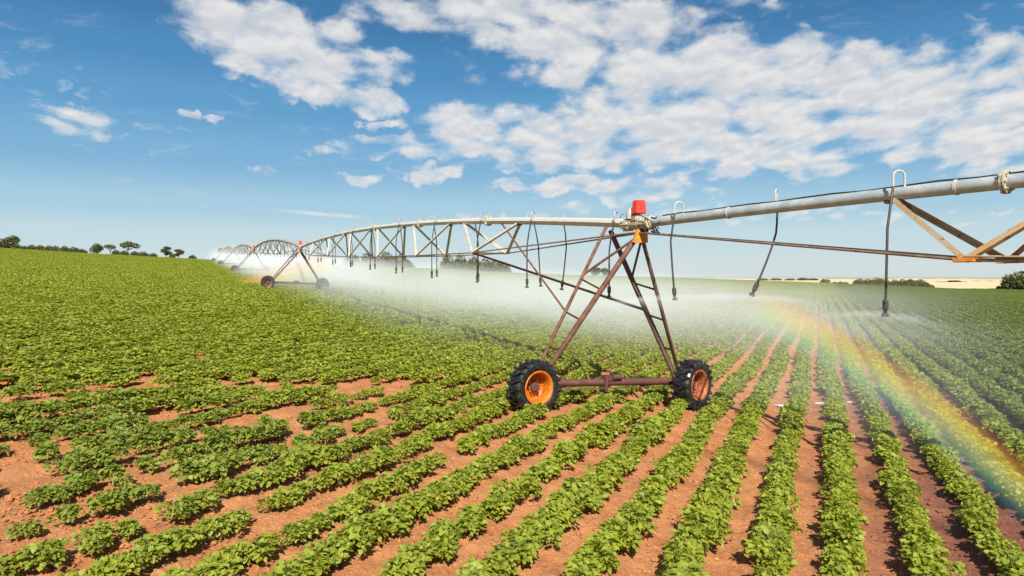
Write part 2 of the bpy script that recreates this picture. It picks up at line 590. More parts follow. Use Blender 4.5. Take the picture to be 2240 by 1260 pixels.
def make_crop():
    # near zone: separate plants
    x, y, k = rows_points(5.2, 46, .27, .05)
    q, u = rowq(x, y), rowu(x, y)
    pres, size = cover(x, y, q, u, k)
    keep = rng.uniform(0, 1, len(x)) < pres
    # the wheels have pressed tracks through the crop
    for wx, wy in WHEELS:
        keep &= ((x - wx) ** 2 + (y - wy) ** 2) > .42 ** 2
    x, y, k, size, q = x[keep], y[keep], k[keep], size[keep], q[keep]
    # stand density: left hill fully closed, right strip taller
    wide = 1 + .55 * np.clip((-q - 9) / 8, 0, 1) + .22 * np.clip((y - 26) / 20, 0, 1) * np.clip((-q - 2) / 6, 0, 1) - .16 * np.clip((q - 3.0) / 1.2, 0, 1)
    z = base_z(x, y) + .03
    px, py, f = px_of(x, y, z)
    vis = (px > -60) & (px < 2300) & (py < 1330)
    score = np.where(vis, size * wide / np.maximum(f, 1), 0)
    order = np.argsort(-score)
    ind = order[:300]
    rest = np.ones(len(x), bool); rest[ind] = False
    # the 300 that show largest: objects of their own
    ks = sorted({int(v) for v in k[ind]}, reverse=True)
    rank = {v: i + 1 for i, v in enumerate(ks)}
    words = ["first", "second", "third", "fourth", "fifth", "sixth", "seventh", "eighth", "ninth", "tenth", "eleventh", "twelfth", "thirteenth",
             "fourteenth", "fifteenth", "sixteenth", "seventeenth", "eighteenth", "nineteenth", "twentieth", "twenty-first", "twenty-second"]
    for i in ind:
        o = bpy.data.objects.new("crop_plant", NEAR_V[rng.integers(0, len(NEAR_V))])
        COL.objects.link(o)
        o.location = (x[i], y[i], z[i])
        s = size[i] * rng.uniform(.9, 1.1)
        o.rotation_euler = (rng.normal(0, .08), rng.normal(0, .08), rng.uniform(0, 2 * PI))
        o.scale = (s * wide[i] ** .7, s * wide[i] ** .7, s)
        n = min(rank[int(k[i])], len(words)) - 1
        look = "bushy green" if k[i] > -6 else "small patchy green"
        tag(o, f"{look} crop plant at near end of {words[n]} row from bottom right corner", "plant",
            f"crop plants at the near end of the {words[n]} row")
    pts = []
    r2 = rest
    mid = np.where(y[r2] < 20, 0, 1)
    idx = np.where(mid == 0, rng.integers(0, 6, r2.sum()), 6 + rng.integers(0, 5, r2.sum()))
    s = size[r2] * rng.uniform(.9, 1.12, r2.sum())
    A = dict(co=np.stack([x[r2], y[r2], z[r2]], 1), idx=idx,
             rot=np.stack([rng.normal(0, .08, r2.sum()), rng.normal(0, .08, r2.sum()), rng.uniform(0, 2 * PI, r2.sum())], 1),
             scl=np.stack([s * wide[r2] ** .8, s * wide[r2] ** .8, s], 1))
    pts.append(A)
    # far zone: pieces of row
    x, y, k = rows_points(46, 240, .95, .12)
    q, u = rowq(x, y), rowu(x, y)
    keep = (rng.uniform(0, 1, len(x)) < .985) & (y < 233 + 5 * vnoise(x * .05, y * 0, 3))
    x, y, k, q = x[keep], y[keep], k[keep], q[keep]
    z = base_z(x, y)
    n = len(x)
    s = rng.uniform(.85, 1.2, n) * (.9 + .25 * vnoise(x * .1, y * .1, 21))
    w = 1.2 - .38 * np.clip((q + 6) / 8, 0, 1) + .45 * np.clip((-q - 9) / 8, 0, 1) + .2 * np.clip((y - 80) / 60, 0, 1)
    flip = rng.integers(0, 2, n) * PI
    pts.append(dict(co=np.stack([x, y, z], 1), idx=11 + rng.integers(0, 5, n),
                    rot=np.stack([np.zeros(n), np.zeros(n), -ROW_TH + flip + rng.normal(0, .05, n)], 1),
                    scl=np.stack([s * w, s, s], 1)))
    co = np.concatenate([p["co"] for p in pts]); idx = np.concatenate([p["idx"] for p in pts])
    rot = np.concatenate([p["rot"] for p in pts]); scl = np.concatenate([p["scl"] for p in pts])
    print("crop instances", len(co), "near rest", r2.sum())
    me = bpy.data.meshes.new("crop_cover")
    me.vertices.add(len(co)); me.vertices.foreach_set("co", co.astype(np.float32).ravel())
    a = me.attributes.new("idx", 'INT', 'POINT'); a.data.foreach_set("value", idx.astype(np.int32))
    a = me.attributes.new("rot", 'FLOAT_VECTOR', 'POINT'); a.data.foreach_set("vector", rot.astype(np.float32).ravel())
    a = me.attributes.new("scl", 'FLOAT_VECTOR', 'POINT'); a.data.foreach_set("vector", scl.astype(np.float32).ravel())
    o = link("crop_cover", me)
    tag(o, "low green crop covering the whole hillside beyond the nearest plants", None, None, "stuff")
    # prototypes (names sort in index order)
    c = bpy.data.collections.new("crop_prototypes")
    for i, mm in enumerate(NEAR_V + MID_V + FAR_V):
        po = bpy.data.objects.new("proto_%02d" % i, mm)
        c.objects.link(po)
    ng = bpy.data.node_groups.new("crop_scatter", 'GeometryNodeTree')
    ng.interface.new_socket("Geometry", in_out='INPUT', socket_type='NodeSocketGeometry')
    ng.interface.new_socket("Geometry", in_out='OUTPUT', socket_type='NodeSocketGeometry')
    N, Lk = ng.nodes, ng.links
    gi, go = N.new("NodeGroupInput"), N.new("NodeGroupOutput")
    ci = N.new("GeometryNodeCollectionInfo"); ci.inputs["Collection"].default_value = c
    ci.inputs["Separate Children"].default_value = True; ci.inputs["Reset Children"].default_value = True
    iop = N.new("GeometryNodeInstanceOnPoints"); iop.inputs["Pick Instance"].default_value = True

    def attr(nm, typ):
        nd = N.new("GeometryNodeInputNamedAttribute"); nd.data_type = typ; nd.inputs["Name"].default_value = nm
        return nd.outputs["Attribute"]
    e2r = N.new("FunctionNodeEulerToRotation")
    Lk.new(attr("rot", 'FLOAT_VECTOR'), e2r.inputs[0])
    Lk.new(gi.outputs[0], iop.inputs["Points"])
    Lk.new(ci.outputs[0], iop.inputs["Instance"])
    Lk.new(attr("idx", 'INT'), iop.inputs["Instance Index"])
    Lk.new(e2r.outputs[0], iop.inputs["Rotation"])
    Lk.new(attr("scl", 'FLOAT_VECTOR'), iop.inputs["Scale"])
    Lk.new(iop.outputs[0], go.inputs[0])
    md = o.modifiers.new("scatter", 'NODES'); md.node_group = ng


make_crop()


def clod_mesh(seed):
    r = np.random.default_rng(seed)
    bm = bmesh.new()
    bmesh.ops.create_icosphere(bm, subdivisions=2, radius=1)
    for v in bm.verts:
        p = np.array(v.co)
        v.co = v.co * float(.7 + .55 * vnoise(p[0] * 1.7 + seed * 3, p[1] * 1.7 + p[2] * 2.3, seed))
        v.co.z *= .7
    me = bpy.data.meshes.new("clod"); bm.to_mesh(me); bm.free()
    me.materials.append(M["soil"])
    return me


def straw_mesh():
    V, Fc = [], []
    tube_np(V, Fc, [(-1, 0, 0), (0, .08, .02), (1, 0, .05)], [.035, .04, .03], 4)
    me = mesh_np("straw", np.concatenate(V), Fc, M["straw"])
    return me


def scatter(name, label, protos, n, ymax, smin, smax, clump, lift=0.0):
    y = 4.6 + (ymax - 4.6) * rng.uniform(0, 1, n * 3) ** 1.25
    x = rng.uniform(-.85, .85, n * 3) * y
    keep = rng.uniform(0, 1, n * 3) < clump(x, y)
    x, y = x[keep][:n], y[keep][:n]
    m = len(x)
    q = rowq(x, y) - ROW_Q0
    z = base_z(x, y) + .035 * np.cos(2 * PI * q / ROW_S) * .95 + .012 + lift
    s = smin + (smax - smin) * rng.uniform(0, 1, m) ** 3
    me = bpy.data.meshes.new(name)
    co = np.stack([x, y, z], 1)
    me.vertices.add(m); me.vertices.foreach_set("co", co.astype(np.float32).ravel())
    a = me.attributes.new("idx", 'INT', 'POINT'); a.data.foreach_set("value", rng.integers(0, len(protos), m).astype(np.int32))
    rot = np.stack([rng.uniform(-.3, .3, m), rng.uniform(-.3, .3, m), rng.uniform(0, 6.28, m)], 1)
    a = me.attributes.new("rot", 'FLOAT_VECTOR', 'POINT'); a.data.foreach_set("vector", rot.astype(np.float32).ravel())
    a = me.attributes.new("scl", 'FLOAT_VECTOR', 'POINT'); a.data.foreach_set("vector", np.repeat(s[:, None], 3, 1).astype(np.float32).ravel())
    o = link(name, me)
    tag(o, label, None, None, "stuff")
    c = bpy.data.collections.new(name + "_prototypes")
    for i, mm in enumerate(protos):
        c.objects.link(bpy.data.objects.new("%s_proto_%02d" % (name, i), mm))
    ng = bpy.data.node_groups["crop_scatter"].copy()
    for nd in ng.nodes:
        if nd.bl_idname == "GeometryNodeCollectionInfo": nd.inputs["Collection"].default_value = c
    md = o.modifiers.new("scatter", 'NODES'); md.node_group = ng


def tube_np(V, Fc, pts, rad, n=6):
    pts = [np.array(p, float) for p in pts]
    b = sum(len(v) for v in V)
    for i, p in enumerate(pts):
        t = pts[min(i + 1, len(pts) - 1)] - pts[max(i - 1, 0)]; t /= np.linalg.norm(t) + 1e-9
        s = np.cross(t, [0.3, .9, .1]); s /= np.linalg.norm(s) + 1e-9
        u = np.cross(s, t)
        a = np.arange(n) * 2 * PI / n
        V.append(p + (np.cos(a)[:, None] * s + np.sin(a)[:, None] * u) * rad[i])
    for i in range(len(pts) - 1):
        for k in range(n):
            Fc.append([b + i * n + k, b + i * n + (k + 1) % n, b + (i + 1) * n + (k + 1) % n, b + (i + 1) * n + k])


M["straw"] = worn("dry_straw", (.55, .40, .20), (.42, .27, .13), None, 3.0, .8)
scatter("soil_clods", "small clods and crumbs of red soil strewn between the rows", [clod_mesh(i) for i in range(4)], 26000, 24, .006, .042,
        lambda x, y: .25 + .75 * np.clip((-rowq(x, y) - 1) / 5, 0, 1) * (.3 + .7 * vnoise(x * .8, y * .8, 31)))
scatter("straw_litter", "scraps of dry straw lying on the bare soil", [straw_mesh()], 5000, 20, .02, .075,
        lambda x, y: .15 + .85 * np.clip((-rowq(x, y) - 3) / 3, 0, 1) * (vnoise(x * .6, y * .6, 33) > .4), .004)

# ------------------------------------------------------------------ the irrigation machine
TH = 3.87      # pipe joint above the ground on the far towers
J1 = Vector((3.2, 17.3, 4.54))


def joint(x, y):
    return Vector((x, y, gz(x, y) + TH))


J2, J3, J4, J5, J6 = joint(-18.5, 60), joint(-39.5, 105), joint(-62, 153), joint(-84, 200), joint(-105, 245)
J0 = Vector((3.2 + .545 * 41, 17.3 - .839 * 41, 3.7))


def hdir(a, b):
    d = (b - a); d.z = 0
    return d.normalized()


def span(A, B, rise, hoses, label, first=.19, ns=6, w=.72, pipe_mat="pipe", lod=0, end_drop=.22, drop=(1.05, 1.65), spread=1.6, strut_mat=("trussw", "truss")):
    root = empty("irrigation_span", ((A.x + B.x) / 2, (A.y + B.y) / 2, gz((A.x + B.x) / 2, (A.y + B.y) / 2)),
                 label, "irrigation span", "overhead spans of the irrigation machine")
    o = root.location
    Ln = (B - A).length
    d = hdir(A, B); n = Vector((d.y, -d.x, 0))     # n: right side looking from A to B

    def P(t):
        p = A.lerp(B, t); p.z += 4 * rise * t * (1 - t); return p
    r = .115
    N = 28 if lod < 2 else 16
    MB(o).tube([P(i / N) for i in range(N + 1)], r, 16 if lod == 0 else 8).build("water_pipe", M[pipe_mat], root)
    # bolted flanges between pipe lengths
    if lod < 2:
        for j in range(1, 6):
            f0 = 8.05 if lod == 0 else 9.0
            t = (f0 + (j - 1) * 7.5) / Ln
            if t > .95: break
            mb = MB(o)
            tt = (P(t + .002) - P(t - .002)).normalized()
            c = P(t)
            mb.tube([c - tt * .035, c - tt * .008], .185, 14).tube([c + tt * .008, c + tt * .035], .185, 14)
            for k in range(8):
                a = 2 * PI * k / 8
                s = tt.cross(Vector((0, 0, 1))).normalized(); uu = s.cross(tt)
                off = (s * math.cos(a) + uu * math.sin(a)) * .155
                mb.tube([c + off - tt * .07, c + off + tt * .07], .018, 6)
            mb.build("pipe_flange", M["joint"], root)
    # power cable strapped along the top
    if lod == 0:
        random.seed(3)
        cb = []
        for i in range(60):
            t = .02 + .9 * i / 59
            cb.append(P(t) + Vector((0, 0, r + .012 + .012 * math.sin(i * 2.1))) + n * (.02 * math.sin(i * 1.3)))
        MB(o).tube(cb, .016, 6).build("power_cable", M["cable"], root)
        for tq in (7.35 / 41, 2.8 / 41):
            c = P(tq); tt = (P(tq + .002) - P(tq - .002)).normalized()
            MB(o).tube([c - tt * .022, c + tt * .022], r + .014, 14).build("pipe_clamp", M["white"], root)
    # truss: two rods with struts
    ts = [first + (1 - first - .17) * i / (ns - 1) for i in range(ns)]
    nodes = {}
    for s in (-1, 1):
        line = [A + Vector((0, 0, -end_drop)) + n * s * .10]
        for i, t in enumerate(ts):
            dp = drop[0] + (drop[1] - drop[0]) * math.sin(PI * (i + .25) / (ns - .5)) ** .8
            p = P(t) + n * s * w; p.z -= dp
            nodes[(s, i)] = p; line.append(p)
        line.append(B + Vector((0, 0, -end_drop)) + n * s * .10)
        MB(o).tube(line, .024 if lod < 2 else .03, 8 if lod == 0 else 5).build("truss_rod", M["rod"], root)
        if lod == 0:
            # doubled rod past the first bracket
            MB(o).tube([p + Vector((0, 0, .055)) + n * s * .03 for p in line[1:-1]], .02, 6).build("truss_rod", M["truss"], root)
    dt = spread / Ln
    for i, t in enumerate(ts):
        for s in (-1, 1):
            nd = nodes[(s, i)]
            for e in (-1, 1):
                top = P(t + e * dt) + Vector((0, 0, -r * .8)) + n * s * .05
                mt = M[strut_mat[0]] if (i + (e > 0) + (s > 0)) % 2 == 0 else M[strut_mat[1]]
                if lod == 0:
                    MB(o).angle(top, nd, .085, .012, tuple(n * s + Vector((0, 0, .4)))).build("strut", mt, root)
                elif lod == 1:
                    MB(o).angle(top, nd, .075, .025, tuple(n * s + Vector((0, 0, .4)))).build("strut", mt, root)
                else:
                    MB(o).tube([top, nd], .04, 4).build("strut", mt, root)
            if lod == 0:
                tt = d
                MB(o).box(nd + Vector((0, 0, .0)), (.30, .16, .07), Euler((0, 0, math.atan2(d.y, d.x))), .012).build("truss_bracket", M["ochre"], root)
        if lod < 2:
            MB(o).angle(nodes[(-1, i)], nodes[(1, i)], .06, .01).build("cross_link", M[strut_mat[1]], root)
            c = P(t - dt)
            MB(o).box(c + Vector((0, 0, -r - .015)), (.30, .13, .06), Euler((0, 0, math.atan2(d.y, d.x))), .01).build("truss_saddle", M["rustdark"], root)
    # drop hoses
    for hs, side, lean, zend in hoses:
        t = hs / Ln
        p = P(t)
        side_v = n * side
        g0 = p + Vector((0, 0, r * .7)) + side_v * .02
        rr = .09
        top = p.z + (.38 if lod == 0 else .30 if lod == 1 else .26)
        pts = [g0, g0 + Vector((0, 0, .12))]
        for a in range(0, 181, 22 if lod == 0 else 45):
            pts.append(Vector((g0.x, g0.y, top - rr)) + side_v * rr * (1 - math.cos(R(a))) + d * (-.05) * (1 - math.cos(R(a))) + Vector((0, 0, rr * math.sin(R(a)))))
        e = pts[-1] - Vector((0, 0, .22)); pts.append(e)
        hd = MB(o)
        zg = gz(p.x, p.y)
        ze = zend if zend is not None else zg + 2.85
        hp = []
        K = 9 if lod == 0 else 5
        lv = Vector(lean) if lean else Vector((0, 0, 0))
        for i in range(K + 1):
            f = i / K
            q = Vector((e.x, e.y, e.z + .03 + (ze - e.z - .03) * f)) + side_v * .16 * min(1, f * 3.0) + lv * f ** 1.5
            hp.append(q)
        hr = (.022 if lod == 0 else .022 if lod == 1 else .025)
        hose = hd.tube(hp, hr, 8 if lod == 0 else 5).build("drop_hose", M["hose"], root)
        MB(o).tube(pts, .019 if lod == 0 else .020, 8 if lod == 0 else 5).build("gooseneck", M["white" if lod == 0 else "neck"], hose)
        if lod < 2:
            dd = (hp[-1] - hp[-2]).normalized()
            h = MB(o)
            h.tube([hp[-1] - dd * .22, hp[-1] - dd * .2, hp[-1] - dd * .05, hp[-1] - dd * .04], [.03, .048, .048, .035], 10)
            h.tube([hp[-1] - dd * .04, hp[-1] + dd * .02, hp[-1] + dd * .03, hp[-1] + dd * .08], [.03, .03, .06, .06], 10)
            h.build("sprinkler_head", M["wet_hose"], hose)
    return root, P, nodes, n, d


near_hoses = [(1.5, 1, (.12, 0, 0), 2.74), (3.95, -1, (-.58, 0, 0), 2.88), (6.54, 1, (-.03, 0, 0), 2.60), (9.2, 1, None, 2.5), (12.0, 1, None, 2.4)]
s2_list = [.88, 4.1, 5.4, 6.0, 9.3, 10.8, 14.1, 15.4, 19.2, 20.4, 24, 25.6, 28.5, 31, 33.5, 36, 38.5, 41, 43.5, 46]
s2_hoses = [(h, (1 if i % 2 else -1), ((-.18, 0, 0) if i == 1 else (.10, 0, 0) if i == 3 else None), None) for i, h in enumerate(s2_list)]
SP1 = span(J1, J0, .45, near_hoses, "nearest overhead pipe span reaching out of the picture at the right with three hanging hoses",
           first=7.8 / 41, lod=0, spread=1.45, strut_mat=("truss", "truss"), drop=(1.12, 1.5))
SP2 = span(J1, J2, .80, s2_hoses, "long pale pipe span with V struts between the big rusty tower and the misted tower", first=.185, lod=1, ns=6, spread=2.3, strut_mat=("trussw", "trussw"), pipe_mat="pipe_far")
even = lambda L: [(2.0 + 3.2 * i, (1 if i % 2 else -1), None, None) for i in range(int((L - 3) / 3.2))]
SP3 = span(J2, J3, .95, even((J3 - J2).length), "distant arched pipe span beyond the misted second tower, before the mist thickens", lod=2, ns=6, pipe_mat="truss", strut_mat=("truss", "rust"))
SP4 = span(J3, J4, .8, even((J4 - J3).length), "small arched pipe span half dissolved in spray, third arch from the big tower", lod=2, ns=6, pipe_mat="truss", strut_mat=("truss", "rust"))
SP5 = span(J4, J5, .7, even((J5 - J4).length), "faint arched pipe span in the spray, fourth arch from the big tower", lod=2, ns=6, pipe_mat="truss", strut_mat=("truss", "rust"))
SP6 = span(J5, J6, .6, even((J6 - J5).length), "farthest pipe span almost lost in the spray at the hill crest", lod=2, ns=6, pipe_mat="truss", strut_mat=("truss", "rust"))


# ---- wheels
def wheel_meshes():
    Ro = .57
    # tyre
    mb = MB()
    prof = [(.335, -.115), (.36, -.135), (.42, -.150), (.475, -.145), (.505, -.115), (.512, 0), (.505, .115), (.475, .145), (.42, .150), (.36, .135), (.335, .115)]
    mb.lathe(prof, 44)
    nl = 20
    for sgn in (-1, 1):
        for k in range(nl):
            a0 = 2 * PI * (k + (.5 if sgn > 0 else 0)) / nl
            # a slanted lug from the shoulder to past the centre line
            pts = []
            for (f, aoff) in ((0, 0), (1, .17)):
                yy = sgn * (.150 - .165 * f)
                for (rr_, ww) in ((.488 if f == 0 else .505, .075), (.548 if f == 0 else .556, .055)):
                    for q in (-1, 1):
                        aa = a0 + aoff + q * ww / 2 / .52 * .62
                        pts.append(mb.bm.verts.new((math.cos(aa) * rr_, yy, math.sin(aa) * rr_)))
            v = pts
            for q in ((0, 1, 3, 2), (4, 6, 7, 5), (0, 4, 5, 1), (2, 3, 7, 6), (0, 2, 6, 4), (1, 5, 7, 3)):
                mb.bm.faces.new([v[i] for i in q])
            # lug running down the sidewall
            pts = []
            for rr_, yy in ((.545, sgn * .148), (.455, sgn * .160)):
                for q in (-1, 1):
                    for dy in (0, -.03 * sgn):
                        aa = a0 + q * .05
                        pts.append(mb.bm.verts.new((math.cos(aa) * rr_, yy + dy, math.sin(aa) * rr_)))
            v = pts
            for q in ((0, 2, 3, 1), (4, 5, 7, 6), (0, 1, 5, 4), (2, 6, 7, 3), (0, 4, 6, 2), (1, 3, 7, 5)):
                mb.bm.faces.new([v[i] for i in q])
    tyre = mb.mesh("tyre", M["tyre"])
    # rim: flange, barrel and deep dished disc (outer face looks along -Y)
    mb = MB()
    mb.lathe([(.338, .12), (.352, .125), (.352, .10), (.31, .085), (.292, -.01), (.30, -.10), (.340, -.122), (.356, -.142), (.345, -.150), (.322, -.146),
              (.300, -.125), (.276, -.06), (.268, .035), (.235, .062), (.16, .052), (.11, .02), (.0001, .02)], 40)
    rim = mb.mesh("rim", M["orange"])
    mb = MB()
    mb.tube([(0, .06, 0), (0, -.03, 0), (0, -.035, 0)], [.085, .085, .06], 14)
    for k in range(8):
        a = 2 * PI * k / 8 + .2
        mb.tube([(math.cos(a) * .125, .045, math.sin(a) * .125), (math.cos(a) * .125, -.005, math.sin(a) * .125)], .016, 6)
    mb.tube([(.09, .04, -.11), (.10, -.02, -.13)], .03, 8)
    # axle and gearbox behind the wheel
    mb.tube([(0, .02, 0), (0, .26, 0)], .06, 10)
    mb.box((0, .28, .02), (.26, .2, .28), None, .03)
    hub = mb.mesh("wheel", M["hub"])
    for me in (tyre,):
        for v in me.vertices:
            v.co.y *= 1.32
            k = 1.03
            v.co.x *= k; v.co.z *= k
    for v in rim.vertices:
        v.co.y *= 1.32
    for me in (tyre, rim, hub):
        for v in me.vertices: v.co *= 1.15
    return tyre, rim, hub


TYRE, RIM, HUB = wheel_meshes()
RIM_RUSTY = RIM.copy()
RIM_RUSTY.materials[0] = M["rim_rusty"]
RIM_DARK = RIM.copy()
RIM_DARK.materials[0] = M["rust"]


def tower(J, dirA, WL, WR, zL, zR, yawL, yawR, label, lod, stays=None):
    cx, cy = (WL[0] + WR[0]) / 2, (WL[1] + WR[1]) / 2
    root = empty("drive_tower", (cx, cy, (zL + zR) / 2), label, "irrigation tower", "wheeled towers of the irrigation machine")
    o = root.location
    WLv, WRv = Vector((WL[0], WL[1], zL + .62)), Vector((WR[0], WR[1], zR + .62))
    e1 = (WRv - WLv).normalized()
    e2 = Vector((-e1.y, e1.x, 0)).normalized()
    bl, br = WLv + e2 * .42 + e1 * .10 + Vector((0, 0, .02)), WRv + e2 * .42 - e1 * .10 + Vector((0, 0, .04))
    mb = MB(o)
    mb.tube([bl, br], .095, 14)
    mb.build("base_beam", M["rustbeam"], root)
    nseg = 10 if lod == 0 else 6
    # wheels
    for c, yaw in ((WLv, yawL), (WRv, yawR)):
        w = link("wheel", HUB, root, c - o)
        w.rotation_euler = (0, 0, R(yaw))
        if lod: w.scale = (.88, .88, .88)
        t = link("tyre", TYRE, w); t.rotation_euler = (0, random.uniform(0, .3), 0)
        r_ = link("rim", RIM_DARK if lod else RIM_RUSTY if c is WRv else RIM, w); r_.rotation_euler = (0, random.uniform(0, 6), 0)
    # middle gear motor and drive shafts
    cm = bl.lerp(br, .50)
    mb = MB(o)
    rz = Euler((0, 0, math.atan2(e1.y, e1.x)))
    mb.box(cm + Vector((0, 0, .10)), (.34, .24, .16), rz, .03)
    mb.box(cm - e1 * .13 + Vector((0, 0, -.06)) - e2 * .1, (.09, .10, .34), rz, .02)
    mb.tube([cm + e1 * .04 + Vector((0, 0, .14)) - e2 * .1, cm + e1 * .3 + Vector((0, 0, .14)) - e2 * .1], .075, 10)
    mb.build("gear_motor", M["rustbeam"], root)
    mb = MB(o)
    mb.tube([bl - e2 * .12 + Vector((0, 0, -.12)), bl.lerp(br, .3) - e2 * .12 + Vector((0, 0, -.15)), cm - e2 * .12 + Vector((0, 0, -.13)), br - e2 * .12 + Vector((0, 0, -.12))], .016, 6)
    mb.build("drive_shaft", M["rustdark"], root)
    # legs: one pair on each wheel, spreading along the pipe at the top
    A = J + dirA * 1.35 + Vector((0, 0, .02 - (.06 if lod else 0)))
    Bp = J + Vector((0, 0, -.30))
    nrm = e1
    tl1 = A - e1 * .06 + Vector((0, 0, -.02)); tl2 = Bp - e1 * .13 + Vector((0, 0, -.12))
    tr1 = A + e1 * .07 + Vector((0, 0, -.10)); tr2 = Bp + e1 * .09 + Vector((0, 0, -.05))
    b1, b2 = bl + Vector((0, 0, .05)) + e2 * .02 + e1 * .02, bl + Vector((0, 0, .05)) - e2 * .05 + e1 * .20
    c1, c2 = br + Vector((0, 0, .05)) - e1 * .12, br + Vector((0, 0, .05)) - e2 * .05 + e1 * -.02
    rl = .055
    MB(o).tube([tl1, b1], .045, nseg).build("leg", M["rust"], root)
    MB(o).tube([tl2, b2], .068, nseg).build("leg", M["rust"], root)
    MB(o).tube([tr1, c1], .068, nseg).build("leg", M["rustdark"], root)
    MB(o).tube([tr2, c2], .05, nseg).build("leg", M["rustdark"], root)
    for (ta, ba, tb, bb, mt) in ((tl1, b1, tl2, b2, "rust"), (tr1, c1, tr2, c2, "rustdark")):
        for f in (.36, .575, .79):
            MB(o).angle(ta.lerp(ba, f), tb.lerp(bb, f), .05, .01).build("rung", M[mt], root)
        MB(o).tube([ta.lerp(ba, .33), tb.lerp(bb, .0) + Vector((0, 0, .03))], .032, nseg).build("brace", M[mt], root)
    # top bracket plate, flexible joint, control box
    dn = hdir(Vector((0, 0, 0)), -dirA)
    fr = Vector((e1.x, e1.y, 0)).normalized()
    bk = -e2
    c = J + Vector((0, 0, -.12)) + bk * .10
    mb = MB(o)
    mb.prism([c + fr * -.10 + Vector((0, 0, .02)), c + fr * .16 + Vector((0, 0, .02)), c + fr * .17 + Vector((0, 0, -.36)), c + fr * -.24 + Vector((0, 0, -.36))], .10)
    mb.build("bracket_plate", M["ochre"], root)
    mb = MB(o)
    mb.tube([J + dirA * .55, J + dirA * .53, J + dirA * .36, J + dirA * .34], [.12, .16, .16, .13], 14)
    mb.tube([J + dirA * .36, J + dirA * .15, J, J - dirA * .2, J - dirA * .42], [.13, .145, .165, .145, .125], 14)
    mb.tube([J - dirA * .40, J - dirA * .41, J - dirA * .50, J - dirA * .51], [.13, .175, .175, .13], 14)
    mb.box(J + Vector((0, 0, .13)), (.34, .26, .12), rz, .02)
    for k in range(10):
        a = 2 * PI * k / 10
        off = Vector((0, 0, 1)) * math.sin(a) * .15 + Vector((dirA.y, -dirA.x, 0)) * math.cos(a) * .15
        mb.tube([J + dirA * .30 + off, J + dirA * .62 + off], .016, 6)
    mb.build("pipe_joint", M["joint"], root)
    b = MB(o)
    b.box(J + Vector((0, 0, .42)) + fr * .0, (.30, .26, .34), rz, .02, taper=.86)
    bx = b.build("control_box", M["red"], root)
    MB(o).box(J + Vector((0, 0, .20)) - fr * .07, (.10, .14, .12), rz, .01).build("box_mount", M["rustdark"], bx)
    if lod == 0:
        mb = MB(o)
        cc = J + dirA * .30 + Vector((0, 0, .14))
        mb.tube([cc, cc + Vector((0, 0, .12)), cc + Vector((0, 0, .2)), cc + Vector((0, 0, .27)), cc + Vector((0, 0, .30))], [.15, .15, .13, .08, .02], 14)
        mb.build("dome_cap", M["white"], root)
        random.seed(5)
        for i in range(7):
            a0 = J + Vector((random.uniform(-.2, .25), random.uniform(-.25, .0), random.uniform(-.1, .2))) + bk * .15
            a1 = J - dirA * random.uniform(.2, .75) + Vector((0, 0, random.uniform(-.32, .14))) + bk * .14
            mid = (a0 + a1) / 2 + bk * random.uniform(.05, .2) + Vector((0, 0, random.uniform(-.25, .22)))
            pts = [a0.lerp(mid, f).lerp(mid.lerp(a1, f), f) for f in [k / 10 for k in range(11)]]
            MB(o).tube(pts, .013, 6).build("cable", M["cable"], root)
        MB(o).box(J + Vector((0, 0, -.14)) + bk * .19 + fr * .05, (.20, .14, .18), rz, .04).build("junction_box", M["cable"], root)
        pts = [J - dirA * .15 + Vector((0, 0, -.2)) + bk * .2 + fr * (.12 + .2 * math.sin(PI * k / 12)) + Vector((0, 0, -.14 * math.sin(PI * k / 12) + .018 * k)) for k in range(13)]
        MB(o).tube(pts, .02, 8).build("cable", M["cable"], root)
        pts = [J + dirA * .85 + Vector((0, 0, .12)), J + dirA * .84 + Vector((0.01, 0, .2)), J + dirA * .80 + Vector((.03, 0, .28)), J + dirA * .75 + Vector((.08, 0, .32))]
        MB(o).tube(pts, .008, 5).build("wire", M["cable"], root)
    if stays:
        for p0, leg, f in stays:
            ta, ba = {"l": (tl1, b1), "r": (tr1, c1)}[leg]
            q = ta.lerp(ba, f)
            MB(o).angle(p0, q, .075 if leg == "r" else .06, .012).build("stay_bar", M["rustdark" if leg == "r" else "rust"], root)
    return root


d12 = hdir(J1, J2)
n2 = SP2[2]
stays = [(n2[(-1, 0)], "r", .545), (SP2[1](.165) + Vector((0, 0, -.1)), "l", .575)]
tower(J1, d12, (.52, 16.2), (4.67, 17.7), gz(.52, 16.2), gz(4.67, 17.7), 34, 44,
      "large rusty A-frame tower on two lugged wheels carrying the pipe above the near crop rows", 0, stays)
for J, Jn, lb in ((J2, J3, "second tower with dark wheels standing in pale spray below a small red box"),
                  (J3, J4, "third tower half hidden in orange tinted spray with one small wheel showing"),
                  (J4, J5, "tiny fourth tower lost in the spray behind the third one"),
                  (J5, J6, "farthest tower by the hill crest, nearly lost in the spray")):
    WL, WR = (J.x - 2.55, J.y - .9), (J.x + 1.85, J.y + .2)
    tower(J, hdir(J, Jn), WL, WR, gz(*WL) + .1, gz(*WR) + .1, 22, 22, lb, 1)


